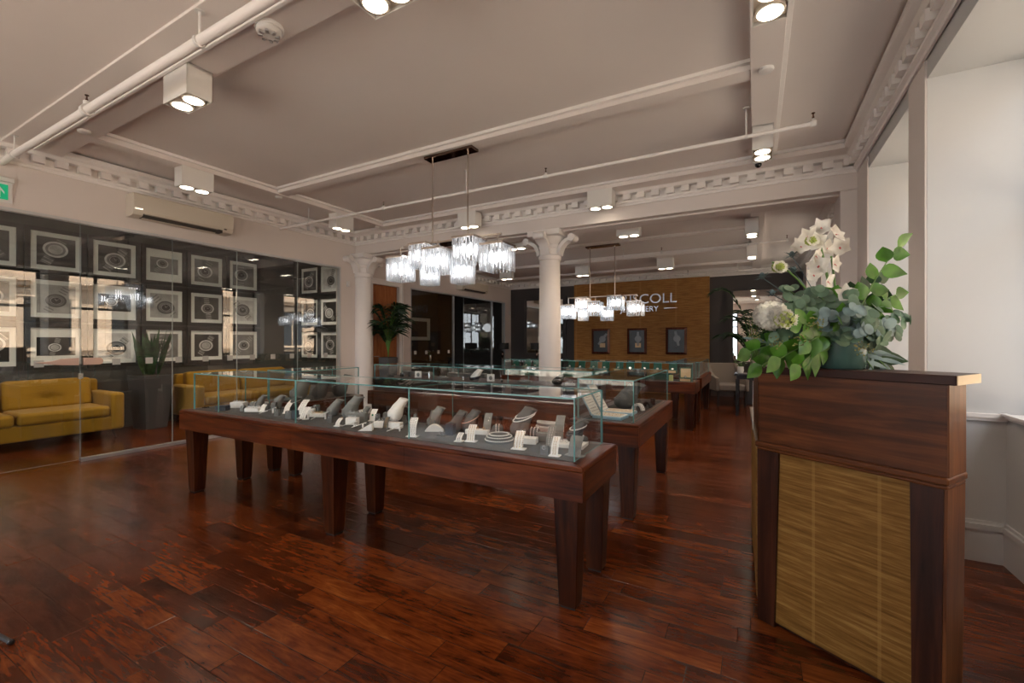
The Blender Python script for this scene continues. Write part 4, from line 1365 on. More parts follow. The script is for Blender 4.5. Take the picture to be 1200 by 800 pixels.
def bust(p, h, label, mat=GREYD, strands=(), rz=0, wide=1.0, riser=None, chain=None):
    """padded necklace form: a rounded chest that leans back to a cut sloping neck"""
    t = thing('necklace_bust', label, 'necklace display', p, rz - R(72), JG)
    h *= 1.16
    bm = new()
    w = h * .46 * wide
    # rings: (height, half width, half depth, y shift)
    rg = [(0, .42, .38, 0), (.04, .60, .50, 0), (.18, .88, .68, -.02), (.38, 1.0, .72, .02), (.56, .92, .60, .20), (.72, .86, .58, .40), (.86, .80, .52, .64), (.97, .76, .46, .86)]
    rings = []
    n = 18
    for (q, a, b_, sh) in rg:
        ring = []
        for k_ in range(n):
            th = 2 * PI * k_ / n
            x, y = w * a * math.cos(th), w * b_ * math.sin(th) + w * sh
            z = h * q
            if q > .9: z += -.06 * h * math.sin(th)
            ring.append(bm.verts.new((x, y, z)))
        rings.append(ring)
    for i in range(len(rings) - 1):
        for k_ in range(n):
            bm.faces.new((rings[i][k_], rings[i][(k_ + 1) % n], rings[i + 1][(k_ + 1) % n], rings[i + 1][k_]))
    bm.faces.new(rings[0][::-1]); bm.faces.new(rings[-1])
    obj('form', bm, mat, t, world_co=False, smooth=True)
    for (m_, lo, hi, br, nm) in strands:
        # loop: rests on the back at height hi, hangs in front to height lo
        bm = new()
        pts = []
        if br > .0024 and br < .008: br *= 1.3
        N = int(30 * (w / .05))
        for k_ in range(N):
            th = 2 * PI * k_ / N
            s = (1 - math.sin(th)) / 2          # 0 back, 1 front
            q = hi + (lo - hi) * s ** 1.0
            # radius of the form at that height
            for i in range(len(rg) - 1):
                if rg[i][0] <= q <= rg[i + 1][0]: break
            f = (q - rg[i][0]) / (rg[i + 1][0] - rg[i][0])
            a = rg[i][1] + (rg[i + 1][1] - rg[i][1]) * f; b_ = rg[i][2] + (rg[i + 1][2] - rg[i][2]) * f; sh = rg[i][3] + (rg[i + 1][3] - rg[i][3]) * f
            g = 1.05
            pts.append((w * a * math.cos(th) * g, w * (b_ * math.sin(th) * g + sh) - br * .4, h * q))
        beads(bm, pts, br)
        obj(nm, bm, m_, t, world_co=False, smooth='all')
    return t

def card(p, h, w, label, mat=WHITED, rz=0, rows=3, gem=GOLD, lean=.35, bend=.012, br=.0032, big=None):
    """upright curved bracelet card on a small foot"""
    t = thing('display_card', label, 'jewellery display', p, rz, JG)
    bm = new()
    pts = [(-.020, .004), (-.012, h * .25), (-.004, h * .5), (.012 + bend, h * .8), (.03 + bend * 2, h)]
    pts = [(y * lean * 2.2, z) for y, z in pts]
    prism_quads(bm, pts, [(y + .005, z) for y, z in pts], w)
    box(bm, -w * .75, w * .75, -.022, .022, 0, .005)
    obj('card', bm, mat, t, world_co=False)
    if rows:
        bm = new()
        for c in range(rows):
            x = (c - (rows - 1) / 2) * w * .3
            for k_ in range(9):
                q = .12 + .8 * k_ / 8
                # point on the face
                i = min(3, int(q * 4)); f = q * 4 - i
                y = pts[i][0] + (pts[i + 1][0] - pts[i][0]) * f; z = pts[i][1] + (pts[i + 1][1] - pts[i][1]) * f
                ball(bm, (x + .0015 * math.sin(k_ * 2.1), y - .002, z), br, 6, 4)
        obj('bracelet', bm, gem, t, world_co=False, smooth='all')
    if big:
        bm = new(); ball(bm, (0, pts[2][0] - .004, h * .55), .008, 10, 8, (1, .5, 1)); obj('gemstone', bm, big, t, world_co=False, smooth='all')
    return t

def post(p, h, w, label, mat=GREYD, rz=0, gem=SILVER):
    t = thing('ring_post', label, 'ring display', p, rz, JG)
    bm = new(); taper_box(bm, 0, 0, 0, h, w * .55, w * .5, w * .5, w * .32); obj('block', bm, mat, t, world_co=False, bevel=.002)
    bm = new()
    rg = [(.009 * math.cos(2 * PI * k_ / 12), -w * .42, h * .78 + .009 * math.sin(2 * PI * k_ / 12)) for k_ in range(13)]
    tube(bm, rg, .0016, 5, caps=False); ball(bm, (0, -w * .42 - .002, h * .78 + .011), .0045, 8, 6); obj('ring', bm, gem, t, world_co=False, smooth='all')
    return t

def block(p, sx, sy, h, label, mat=WHITED, rz=0, n=4, gem=SILVER, name='display_block'):
    t = thing(name, label, 'display block', p, rz, JG)
    bm = new(); box(bm, -sx / 2, sx / 2, -sy / 2, sy / 2, 0, h); obj('block', bm, mat, t, world_co=False, bevel=.0025)
    if n:
        bm = new()
        for k_ in range(n):
            x = (k_ + .5 - n / 2) * sx / n * .8
            rg = [(x + .008 * math.cos(2 * PI * q / 10), -sy * .1, h + .007 + .008 * math.sin(2 * PI * q / 10)) for q in range(11)]
            tube(bm, rg, .0016, 5, caps=False); ball(bm, (x, -sy * .1, h + .016), .004, 6, 5)
        obj('rings', bm, gem, t, world_co=False, smooth='all')
    return t

def stick(p, ln, label, rz=0, rise=.03, w=.012):
    t = thing('bracelet_ramp', label, 'bracelet display', p, rz, JG)
    bm = new(); prism(bm, [(-ln / 2, 0), (-ln / 2, .004), (ln / 2, rise), (ln / 2, rise - .006), (ln / 2 - .02, rise - .008), (ln / 2 - .02, 0), (ln / 2 - .028, 0), (ln / 2 - .028, rise - .010)], -w, w, 'y')
    obj('ramp', bm, WHITED, t, world_co=False)
    bm = new()
    for k_ in range(11):
        q = k_ / 10
        ball(bm, (-ln / 2 + .01 + (ln - .02) * q, 0, .006 + (rise - .004) * q), .0024, 6, 4)
    obj('bracelet', bm, SILVER, t, world_co=False, smooth='all')
    return t

def pillow(p, w, label, mat=GREYD, rz=0, rows=2, gem=PEARL, h=None):
    t = thing('bracelet_pillow', label, 'bracelet display', p, rz, JG)
    h = h or w * .9
    bm = new(); vs = ball(bm, (0, 0, 0), 1, 16, 10)
    for v in vs:
        c = v.co
        f = 1 + .25 * abs(c.x * c.z)
        v.co = Vector((c.x * w * .5 * f, c.y * w * .30, (c.z * f + 1) * h * .5))
    xf(bm, vs, Matrix.Rotation(R(-16), 4, 'X'))
    obj('cushion', bm, mat, t, world_co=False, smooth='all')
    bm = new()
    for c in range(rows):
        x = (c - (rows - 1) / 2) * w * .26
        for k_ in range(22):
            a = 2 * PI * k_ / 22
            q = Vector((x, math.cos(a) * w * .33, (math.sin(a) * 1.05 + 1) * h * .5)); q = Matrix.Rotation(R(-16), 4, 'X') @ q
            ball(bm, q, .0038, 6, 4)
    obj('pearl_bracelets', bm, gem, t, world_co=False, smooth='all')
    return t

def arch(p, w, h, label, mat=GREYL, rz=0, gem=SILVER):
    t = thing('bangle_arch', label, 'bracelet display', p, rz, JG)
    bm = new()
    n = 10
    top = [(-w / 2 * math.cos(PI * i / n), h * math.sin(PI * i / n)) for i in range(n + 1)]
    bot = [(y * .72, z * .72) for y, z in top]
    vs = prism_quads(bm, top, bot, w * .42)
    obj('arch', bm, mat, t, world_co=False, smooth=True)
    bm = new()
    for i in range(1, n):
        ball(bm, (0, top[i][0] * 1.02, top[i][1] * 1.02), .003, 6, 4)
    obj('bracelet', bm, gem, t, world_co=False, smooth='all')
    return t

T_ = {}
def D(u, v, z=ZT + .0035):
    p = at(u, v, z)
    if p.y > 2.50:
        p = Vector((p.x * 2.50 / p.y, 2.50, z))
    if p.y < 2.19: p.y = 2.19
    return p
FC = -.35     # most displays turn a little towards the shop floor
# --- right half of the front case
bust(D(609, 503), .165, 'grey bust with two white pearl strands, tallest in the right half of the front case', strands=((PEARL, .55, .80, .0036, 'pearl_necklace'), (PEARL, .66, .86, .0032, 'inner_pearl_necklace')), rz=R(18))
bust(D(549, 502), .125, 'grey bust with one pinkish pearl strand, front case', strands=((PINKP, .42, .74, .0034, 'pearl_necklace'),), rz=R(24))
bust(D(508, 497), .125, 'plain grey bust behind a white half-moon cradle in the front case', mat=GREYL, strands=((SILVER, .35, .72, .0012, 'fine_chain'),), rz=R(26))
bust(D(673, 512), .125, 'grey bust with dark and white pearl strands beside the right glass corner', strands=((BLACKP, .48, .74, .0032, 'dark_pearl_necklace'), (PEARL, .60, .80, .0030, 'pearl_necklace'), (BLACKP, .36, .66, .0032, 'long_dark_pearl_necklace')), rz=R(10))
bust(D(463, 492, ZT + .045), .135, 'large white bust with fine chain on a grey block, centre of the front case', mat=WHITED, strands=((SILVER, .40, .72, .0011, 'fine_chain'),), rz=R(28), wide=1.1)
bust(D(410, 486), .105, 'short grey bust with sparkling collar, left of the white bust', mat=GREYL, strands=((SILVER, .3, .7, .0022, 'collar'),), rz=R(26))
bust(D(426, 491), .085, 'smallest grey bust, left of the card with the green stone', mat=GREYL, strands=((SILVER, .3, .7, .002, 'collar'),), rz=R(26))
bust(D(390, 483), .115, 'grey bust behind the white blocks right of the second glass joint', mat=GREYL, strands=((SILVER, .45, .74, .0015, 'fine_chain'),), rz=R(30), wide=1.15)
bust(D(324, 474), .105, 'grey bust in the left part of the front case', mat=GREYL, strands=((SILVER, .45, .74, .0015, 'fine_chain'),), rz=R(30), wide=1.15)
card(D(571, 503), .125, .05, 'tall grey curved slat with studs between the two pearl busts', mat=GREYL, rz=R(22), rows=2, gem=SILVER, br=.004, lean=.6)
pillow(D(583, 504), .075, 'round grey pillow wrapped in two pearl bracelets', rz=R(28))
pillow(D(626, 509), .08, 'grey pillow with three pearl bracelets right of the tall pearl bust', rows=3, rz=R(12))
pillow(D(683, 519), .06, 'small grey pillow with one pearl bracelet beside the right glass corner', rows=1, rz=R(5))
t = thing('pearl_tray', 'oval grey tray with three concentric pearl strands', 'necklace display', D(585, 517), R(20), JG)
bm = new(); vs = lathe(bm, [(.085, 0), (.088, .012), (.080, .030), (.060, .042), (.001, .046)], n=32); obj('pad', bm, GREYD, t, world_co=False, smooth=True)
for r0, z0_ in ((.086, .016), (.077, .034), (.060, .046)):
    bm = new(); beads(bm, [(r0 * math.cos(2 * PI * i / 60), r0 * math.sin(2 * PI * i / 60), z0_) for i in range(60)], .0036); obj('pearl_strand', bm, PEARL, t, world_co=False, smooth='all')
card(D(552, 517), .095, .05, 'white card with bracelets left of the oval pearl tray', rz=R(14), gem=GOLD)
card(D(538, 517), .045, .035, 'low white card left of the oval pearl tray', rz=R(14), rows=2, gem=SILVER)
card(D(608, 526), .095, .055, 'white card with four gold chains in front of the tall pearl bust', rz=R(10), rows=4, gem=GOLD)
card(D(650, 534), .095, .04, 'narrow white card with gold bars near the right glass corner', rz=R(6), rows=2, gem=GOLD)
card(D(674, 534), .10, .07, 'broad grey card with a pendant touching the right front glass corner', mat=GREYL, rz=R(0), rows=0, big=SILVER)
card(D(655, 517), .145, .055, 'tall grey slat with diamond studs rising left of the corner bust', mat=GREYL, rz=R(15), rows=3, gem=SILVER, br=.0035, lean=.9)
card(D(645, 523), .10, .045, 'shorter grey slat with pearl studs in front of the tall studded slat', mat=GREYL, rz=R(15), rows=2, gem=PEARL, br=.003, lean=.8)
post(D(637, 533), .05, .04, 'small dark grey earring post with two shiny studs at the front', rz=R(8))
block(D(620, 519), .10, .07, .035, 'white riser behind the card with gold chains', n=0, rz=R(12))
block(D(665, 522), .22, .13, .022, 'broad white tray under the corner pearl bust', n=5, rz=R(5))
block(D(641, 498), .12, .06, .05, 'grey riser near the back of the front case, right side', GREYL, n=0, rz=R(5))
block(D(560, 508), .16, .06, .03, 'white riser behind the bracelet cards by the pinkish pearl bust', n=3, gem=GOLD, rz=R(15))
block(D(528, 509), .055, .055, .075, 'square navy watch box right of the half-moon cradle', NAVY, n=0, rz=R(12), name='watch_box')
t = thing('half_moon_cradle', 'white half-moon bracelet cradle with grey slot in front of the plain bust', 'bracelet display', D(509, 505), R(28), JG)
bm = new()
top = [(-.062 + .124 * i / 12, .042 * math.sin(PI * i / 12) ** .8 + .006) for i in range(13)]
prism(bm, [(a, b_) for a, b_ in top] + [(.062, 0), (-.062, 0)], -.02, .02, 'y'); obj('cradle', bm, WHITED, t, world_co=False)
bm = new(); beads(bm, [(a * .97, -.002, b_ + .002) for a, b_ in top], .0028); obj('bracelet', bm, SILVER, t, world_co=False)
card(D(481, 512), .115, .05, 'white card hung with drops directly behind the middle glass joint', rz=R(20), rows=3, gem=SILVER)
t = block(D(518, 510), .06, .03, .008, 'low dark pad with a pair of crystal earrings', MATBLK, n=2, rz=R(15))
# --- centre
block(D(462, 492), .10, .075, .042, 'grey block carrying the large white bust', GREYD, n=0, rz=R(22))
card(D(461, 487, ZT + .045), .07, .045, 'white slat leaning on the large white bust', rz=R(18), rows=0, lean=.7)
block(D(455, 501), .21, .05, .042, 'long white block in front of the white bust', n=6, rz=R(14))
t = thing('bracelet_ramp', 'white wedge ramp at the left end of the long white block', 'bracelet display', D(425, 505), R(30), JG)
bm = new(); prism(bm, [(-.05, 0), (.04, .05), (.045, .05), (.045, 0)], -.022, .022, 'y'); obj('ramp', bm, WHITED, t, world_co=False)
bm = new(); beads(bm, [(-.045 + .085 * i / 9, 0, .004 + .047 * i / 9) for i in range(10)], .0028); obj('bracelet', bm, GOLD, t, world_co=False)
EMER = pbr('green stone', (.01, .30, .18), .1, coat=1)
card(D(437, 493), .085, .045, 'white card with a green stone pendant', rz=R(22), rows=0, big=EMER)
post(D(443, 494), .06, .035, 'grey post right behind the green stone card', rz=R(22))
arch(D(474, 494), .055, .065, 'grey arch with bracelet right of the white bust', rz=R(28), mat=GREYL)
arch(D(487, 486), .06, .085, 'taller grey arch right behind the middle glass joint', rz=R(28), mat=GREYD)
block(D(413, 497), .085, .055, .05, 'white cube block left of the wedge ramp', n=3, rz=R(20))
stick(D(410, 499), .11, 'thin white bracelet ramp pointing at the white cube block', R(36), .04)
stick(D(463, 505), .11, 'thin white bracelet ramp in front of the long white block', R(36), .04)
stick(D(375, 491), .13, 'thin white bracelet ramp left of the white cube block', R(38), .06)
post(D(387, 495), .055, .035, 'grey ring post right of the thin ramp in the centre of the front case', rz=R(24))
post(D(402, 497), .055, .035, 'grey ring post with silver ring left of the white cube block', rz=R(24), gem=GOLD)
card(D(396, 499), .05, .03, 'small white card with drop earrings before the grey ring post', rz=R(20), rows=2, gem=PEARL)
block(D(372, 488), .13, .05, .028, 'flat white block behind the thin ramp left of centre', n=5, gem=GOLD, rz=R(24))
post(D(371, 483), .075, .045, 'tall grey ring post behind the flat white block', rz=R(24))
card(D(356, 491), .085, .045, 'white curved card just right of the second glass joint', rz=R(26), rows=2, gem=SILVER, lean=.6)
block(D(362, 485), .10, .05, .045, 'white block at the second glass joint', n=3, rz=R(26))
# --- left part
post(D(339, 490), .06, .05, 'grey ring post left of the navy box at the second glass joint', rz=R(26))
block(D(346, 490), .04, .04, .065, 'navy box at the second glass joint', NAVY, n=0, rz=R(20), name='watch_box')
card(D(337, 484), .10, .045, 'white curved card leaning between the left busts', rz=R(30), rows=0, lean=.8)
block(D(349, 493), .05, .035, .012, 'brown cufflink pad by the second glass joint', pbr('brown pad', (.06, .022, .018), .5), n=2, rz=R(25))
stick(D(314, 484), .13, 'thin white bracelet ramp in the left part of the front case', R(38), .05)
post(D(325, 487), .06, .035, 'grey ring post right of the left thin ramp', rz=R(28))
post(D(313, 481), .065, .035, 'grey ring post behind the left thin ramp', rz=R(28))
card(D(308, 482), .06, .04, 'white card beside the left ring post', rz=R(28), rows=0)
block(D(300, 481), .16, .06, .03, 'long white block left of the thin ramp', n=6, rz=R(28))
block(D(304, 474), .14, .06, .045, 'white block at the rear of the left part of the case', n=4, gem=GOLD, rz=R(28))
arch(D(285, 481), .06, .05, 'grey roll with bangles nearest the navy box', rz=R(35))
arch(D(296, 477), .06, .055, 'grey roll with bangles farther from the navy box', rz=R(35))
block(D(280, 477), .12, .08, .05, 'white block with rings right of the navy watch box', n=4, rz=R(30))
block(D(261, 480.5), .10, .06, .042, 'navy watch box near the left end of the front case', NAVY, n=0, rz=R(22), name='watch_box')
t = thing('brooch', 'small dark brooch lying near the left end of the front case', 'brooch', D(241, 478), 0, JG)
bm = new()
for i in range(9): ball(bm, (.03 * math.cos(i * .7) * (i % 3) * .5, .02 * math.sin(i * 1.3), .006), .006, 6, 5)
obj('brooch_body', bm, BRONZE, t, world_co=False)
bm = new(); tube(bm, [(-.03, .0, .006), (.03, .004, .006)], .0015, 5); obj('pin', bm, SILVER, t, world_co=False)

# --- second row, nearer the staff side
X0 = ZT + .0035
bust((-4.02, 2.46, X0), .10, 'grey bust at the back of the front case above the white block with rings', mat=GREYL, strands=((SILVER, .4, .72, .0014, 'fine_chain'),), rz=R(24))
arch((-3.78, 2.45, X0), .07, .07, 'grey bangle arch at the back, right of the leftmost back bust', mat=GREYD, rz=R(30))
bust((-3.56, 2.47, X0), .115, 'dark grey bust at the back of the front case, left of the second glass joint', mat=GREYD, strands=((PEARL, .45, .74, .0028, 'pearl_necklace'),), rz=R(24))
card((-3.36, 2.42, X0), .11, .055, 'white curved card at the back, left of the second glass joint', rz=R(30), rows=2, gem=SILVER, lean=.8)
bust((-2.86, 2.49, X0), .15, 'large grey bust at the back just right of the second glass joint', mat=GREYL, strands=((SILVER, .4, .74, .0016, 'fine_chain'),), rz=R(28), wide=1.1)
block((-2.66, 2.38, X0), .16, .05, .07, 'pale grey stepped riser behind the thin white ramps', GREYL, n=4, rz=R(18))
arch((-2.44, 2.46, X0), .07, .08, 'dark grey arch at the back, left of the smallest bust', mat=GREYD, rz=R(28))
card((-2.28, 2.30, X0), .075, .035, 'grey slat with studs beside the smallest bust', mat=GREYD, rows=2, rz=R(24))
stick((-2.48, 2.24, X0), .10, 'short white ramp in front of the grey busts', R(36), .035)
post((-2.34, 2.22, X0), .05, .03, 'grey ring post in front of the smallest bust', rz=R(24))
card((-1.99, 2.45, X0), .12, .05, 'grey studded slat at the back, just left of the middle glass joint', mat=GREYD, rows=2, rz=R(24), lean=.7)
bust((-1.80, 2.47, X0), .12, 'grey bust at the back, just right of the middle glass joint', mat=GREYD, strands=((SILVER, .4, .72, .0018, 'fine_chain'),), rz=R(24))
post((-1.27, 2.44, X0), .07, .05, 'grey block post behind the round pillow with pearls', rz=R(14))
stick((-3.12, 2.26, X0), .12, 'white ramp crossing the second glass joint', R(38), .05)
block((-3.86, 2.30, X0), .12, .05, .03, 'flat white ring block at the left, before the bangle rolls', n=5, rz=R(30))
# --- case behind on the left
Z4 = ZT + .0035
def F4(x, y): return (x, y, Z4)
bust(F4(-4.22, 3.00), .20, 'big grey bust in the rear left case, left one', mat=GREYL, strands=((SILVER, .4, .74, .0018, 'fine_chain'),), rz=R(30), wide=1.15)
bust(F4(-4.17, 3.22), .19, 'big grey bust in the rear left case, middle one', mat=GREYD, strands=((SILVER, .4, .74, .0018, 'fine_chain'),), rz=R(34), wide=1.1)
bust(F4(-4.14, 3.46), .20, 'big grey bust in the rear left case, right one', mat=GREYD, strands=((PEARL, .5, .78, .0026, 'pearl_necklace'),), rz=R(28), wide=1.1)
block(F4(-4.28, 2.90), .22, .05, .03, 'long grey riser in the rear left case', GREYL, n=6, rz=R(60))
card(F4(-4.40, 3.3), .12, .06, 'grey studded card at the back of the rear left case', mat=GREYD, rz=R(30), rows=3, gem=SILVER)

# --- middle case (deck at .90)
Z3 = .904
def F3(u, y):
    s = (u - 600) / F
    r = (-SN + CS * s, CS + SN * s)
    return (r[0] * y / r[1], y, Z3)
arch(F3(471, 4.25), .07, .05, 'black bangle cushion in the middle case, left one', mat=MATBLK, rz=R(60))
arch(F3(480, 4.30), .07, .06, 'black bangle cushion in the middle case, right one', mat=MATBLK, rz=R(40))
for u, lab in ((490, 'square white framed card left of the chairs in the middle case'), (575, 'square white framed card right of the white topped bust')):
    t = thing('framed_card', lab, 'sign card', F3(u, 4.22), R(18), JG)
    bm = new(); box(bm, -.042, .042, 0, .008, 0, .08); obj('card', bm, PAPER, t, world_co=False)
    bm = new(); ball(bm, (0, -.001, .038), .02, 12, 8, (1, .12, 1.2)); obj('motif', bm, GREYL, t, world_co=False)
post(F3(503, 4.2), .085, .012, 'slim silver figure stand in the middle case', SILVER, rz=R(10))
bust(F3(557, 4.25), .11, 'bust with white top and black chest in the middle case', mat=WHITED, strands=((BLACKP, .10, .30, .012, 'black_beads'), (BLACKP, .2, .4, .010, 'upper_black_beads')), rz=R(30), wide=1.3)
post(F3(543, 4.2), .04, .015, 'tiny silver stand left of the white topped bust', SILVER)
post(F3(588, 4.2), .025, .02, 'tiny dark ring stand right of the framed card', MATBLK)
bust(F3(653, 4.25), .085, 'black bust with shiny collar in front of the column', mat=MATBLK, strands=((SILVER, .5, .8, .003, 'collar'),), rz=R(25), wide=1.7)
block(F3(668, 4.2), .10, .05, .02, 'flat white pad right of the black bust', n=3, rz=R(10))
block(F3(458, 4.2), .08, .04, .01, 'flat dark pad at the left end of the middle case', MATBLK, n=2)
for u, lab in ((520, 'row of small white rings left half of the middle case'), (615, 'flat grey pad with rings right half of the middle case')):
    block(F3(u, 4.3), .16, .05, .012, lab, GREYL, n=5)

# --- end-on case with folders
def folder(p, rz, label, s=1.0):
    t = thing('jewellery_folder', label, 'open presentation folder', p, rz, JG)
    w, d = .21 * s, .155 * s
    bm = new(); box(bm, -w / 2, w / 2, -d / 2, d / 2, 0, .024); obj('tray', bm, BLUEC, t, world_co=False, bevel=.004)
    bm = new(); box(bm, -w / 2 + .008, w / 2 - .008, -d / 2 + .008, d / 2 - .008, .024, .028); pp = obj('tray_pad', bm, PAPER, t, world_co=False)
    bm = new()
    for i in range(4): box(bm, -w * .42, w * .42, -d * .38 + i * d * .22, -d * .38 + i * d * .22 + .003, .028, .030)
    for i in range(10): ball(bm, (-w * .4 + w * .8 * i / 9, -d * .28 + (i % 3) * d * .22, .031), .003, 6, 4)
    obj('chains', bm, GOLD, pp, world_co=False)
    m = Matrix.Translation((-w / 2, 0, .02)) @ Matrix.Rotation(R(-118), 4, 'Y') @ Matrix.Translation((w / 2, 0, 0))
    m = Matrix.Translation((-w / 2, 0, .02)) @ Matrix.Rotation(R(-62), 4, 'Y')
    bm = new(); vs = box(bm, -w * .0 - 0, w, -d / 2, d / 2, 0, .012)
    m = Matrix.Translation((-w / 2, 0, .02)) @ Matrix.Rotation(R(-120), 4, 'Y')
    xf(bm, vs, m); lid = obj('lid', bm, BLUEC, t, world_co=False, bevel=.003)
    bm = new(); vs = box(bm, .008, w - .008, -d / 2 + .008, d / 2 - .008, -.003, 0); xf(bm, vs, m); pg = obj('lid_page', bm, PAPER, lid, world_co=False)
    bm = new()
    for i in range(7):
        vs = box(bm, .03 + i * w * .10, .033 + i * w * .10, -d * .36, d * (.36 - .1 * (i % 3)), -.0045, -.003); xf(bm, vs, m)
    obj('text_lines', bm, INK, pg, world_co=False)
    bm = new()
    for sy in (-1, 1): tube(bm, [(-w / 2, sy * d * .3 - .008, .02), (-w / 2, sy * d * .3 + .008, .02)], .005, 8)
    obj('hinge', bm, MATBLK, t, world_co=False)
    return t
folder((-1.02, 3.50, ZT + .0035), R(-4), 'open pale blue folder with white pages, nearest one in the end-on case', 1.15)
folder((-1.01, 3.74, ZT + .0035), R(0), 'second open pale blue folder, behind the nearest one', 1.2)
bust((-1.05, 4.08, ZT + .0035), .20, 'dark grey bust behind the blue folders', mat=GREYD, strands=((SILVER, .4, .72, .002, 'fine_chain'),), rz=R(-25), wide=1.3)
arch((-.92, 4.02, ZT + .0035), .11, .06, 'white roll with many fine bracelets beside the folders', mat=WHITED, rz=R(70), gem=GOLD)
arch((-.88, 4.22, ZT + .0035), .09, .055, 'dark bangle roll behind the white bracelet roll', mat=MATBLK, rz=R(60))
post((-.87, 4.42, ZT + .0035), .06, .04, 'dark ring post near the far end of the end-on case', MATBLK)

# --- far case with green boxes
r5 = random.Random(3)
def watch_case(x, y, label, rz, big=False):
    t = thing('watch_box', label, 'watch box', (x, y, ZT + .0035), rz, 'green watch boxes in the far showcase')
    s = 1.35 if big else 1.0
    bm = new(); box(bm, -.065 * s, .065 * s, -.05 * s, .05 * s, 0, .05); obj('box_base', bm, GREENB, t, world_co=False, bevel=.003)
    bm = new(); vs = box(bm, -.065 * s, .065 * s, 0, .02, 0, .125 * s); xf(bm, vs, Matrix.Translation((0, .05 * s, .045)) @ Matrix.Rotation(R(-14), 4, 'X')); ld = obj('lid', bm, GREENB, t, world_co=False, bevel=.003)
    bm = new(); vs = box(bm, -.054 * s, .054 * s, -.003, 0, .012, .112 * s); xf(bm, vs, Matrix.Translation((0, .05 * s, .045)) @ Matrix.Rotation(R(-14), 4, 'X'))
    if big: obj('lid_lining', bm, TANB, ld, world_co=False)
    else:
        bm.free()
    bm = new(); vs = box(bm, -.056 * s, .056 * s, -.054 * s, -.050 * s, .008, .045); obj('front_plate', bm, TANB, t, world_co=False)
    bm = new()
    vs = lathe(bm, [(.018, -.004), (.021, 0), (.018, .004)], n=16); xf(bm, vs, Matrix.Translation((0, 0, .068)) @ Matrix.Rotation(R(60), 4, 'X'))
    obj('watch', bm, SILVER, t, world_co=False, smooth=True)
    return t
n5 = 15
places = ['at the left end', 'second from the left end', 'third from the left end', 'fourth from the left end', 'fifth from the left end', 'sixth from the left end', 'seventh from the left end', 'eighth, at the middle', 'seventh from the right end', 'sixth from the right end', 'fifth from the right end', 'fourth from the right end', 'third from the right end', 'second from the right end', 'largest, at the right end']
for i in range(n5):
    x = -4.0 + 3.06 * i / (n5 - 1) * 1.0
    wc = watch_case(x, 7.36 + (.07 if i % 2 else 0) if i < n5 - 1 else 7.24, 'open green watch box in the far showcase, ' + places[i], R(r5.uniform(-8, 12)), big=(i >= n5 - 1))
    if i < n5 - 1: wc.location.z = ZT + .0035 + .105
block((-2.64, 7.41, ZT + .0035), 2.92, .20, .104, 'long low plinth under the green watch boxes in the far showcase', GREENB, n=0)
block((-1.15, 7.24, ZT + .0035), .06, .03, .09, 'upright yellow green card at the right end of the far showcase', pbr('lime card', (.55, .58, .25), .6), n=0)

# ------------------------------------------------------------------ reception desk
dk = thing('reception_desk', 'angled walnut reception desk with bamboo front panel in the right foreground', 'desk', (.01, 2.47, 0), math.atan2(-.367, .587))
def LD(bmx, name, mat, **k): return obj(name, bmx, mat, dk, world_co=False, **k)
LF = .692
bm = new(); box(bm, .004, LF - .006, .006, .165, .868, 1.196); LD(bm, 'upper_panel', [DESKW])
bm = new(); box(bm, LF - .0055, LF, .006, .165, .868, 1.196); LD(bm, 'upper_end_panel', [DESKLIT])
bm = new(); box(bm, -.004, LF + .004, -.016, .17, .842, .868); box(bm, 0, LF, -.008, .165, .826, .842); LD(bm, 'ledge_moulding', DESKW, bevel=.006)
bm = new(); prism(bm, [(0, .0), (.080, .0), (.101, .826), (0, .826)], 0, .15, 'y'); LD(bm, 'corner_post', DESKZ)
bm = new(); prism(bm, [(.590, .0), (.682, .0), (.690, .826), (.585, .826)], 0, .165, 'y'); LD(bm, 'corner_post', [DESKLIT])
bm = new(); prism(bm, [(.5905, .0), (.672, .0), (.680, .826), (.5855, .826)], -.004, 0, 'y'); LD(bm, 'post_face', DESKZ)
bm = new(); box(bm, .07, .60, .012, .03, .02, .826); LD(bm, 'bamboo_panel', BAMBOO)
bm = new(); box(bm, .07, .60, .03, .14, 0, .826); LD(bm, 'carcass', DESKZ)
# slab over both wings
w2l = loc_m(dk).inverted()
def wpoly(pts): return [tuple((w2l @ Vector((a, b_, 0)))[:2]) for a, b_ in pts]
bm = new(); prism(bm, wpoly([(-.005, 2.462), (.612, 2.085), (.735, 2.285), (.215, 2.60), (.205, 3.22), (-.022, 3.22)]), 1.196, 1.231)
LD(bm, 'desk_top', pbr('polished dark top', (.040, .013, .008), .35, spec=.15, noise=.3, nscale=6), bevel=.003)
a, b_ = Vector((.6125, 2.0846)), Vector((.7355, 2.2846)); nn = Vector((.85, -.525)) * .002
bm = new(); prism(bm, wpoly([tuple(a), tuple(a + nn), tuple(b_ + nn), tuple(b_)]), 1.197, 1.230); LD(bm, 'edge_band', pbr('blonde edge band', (.50, .38, .22), .4))
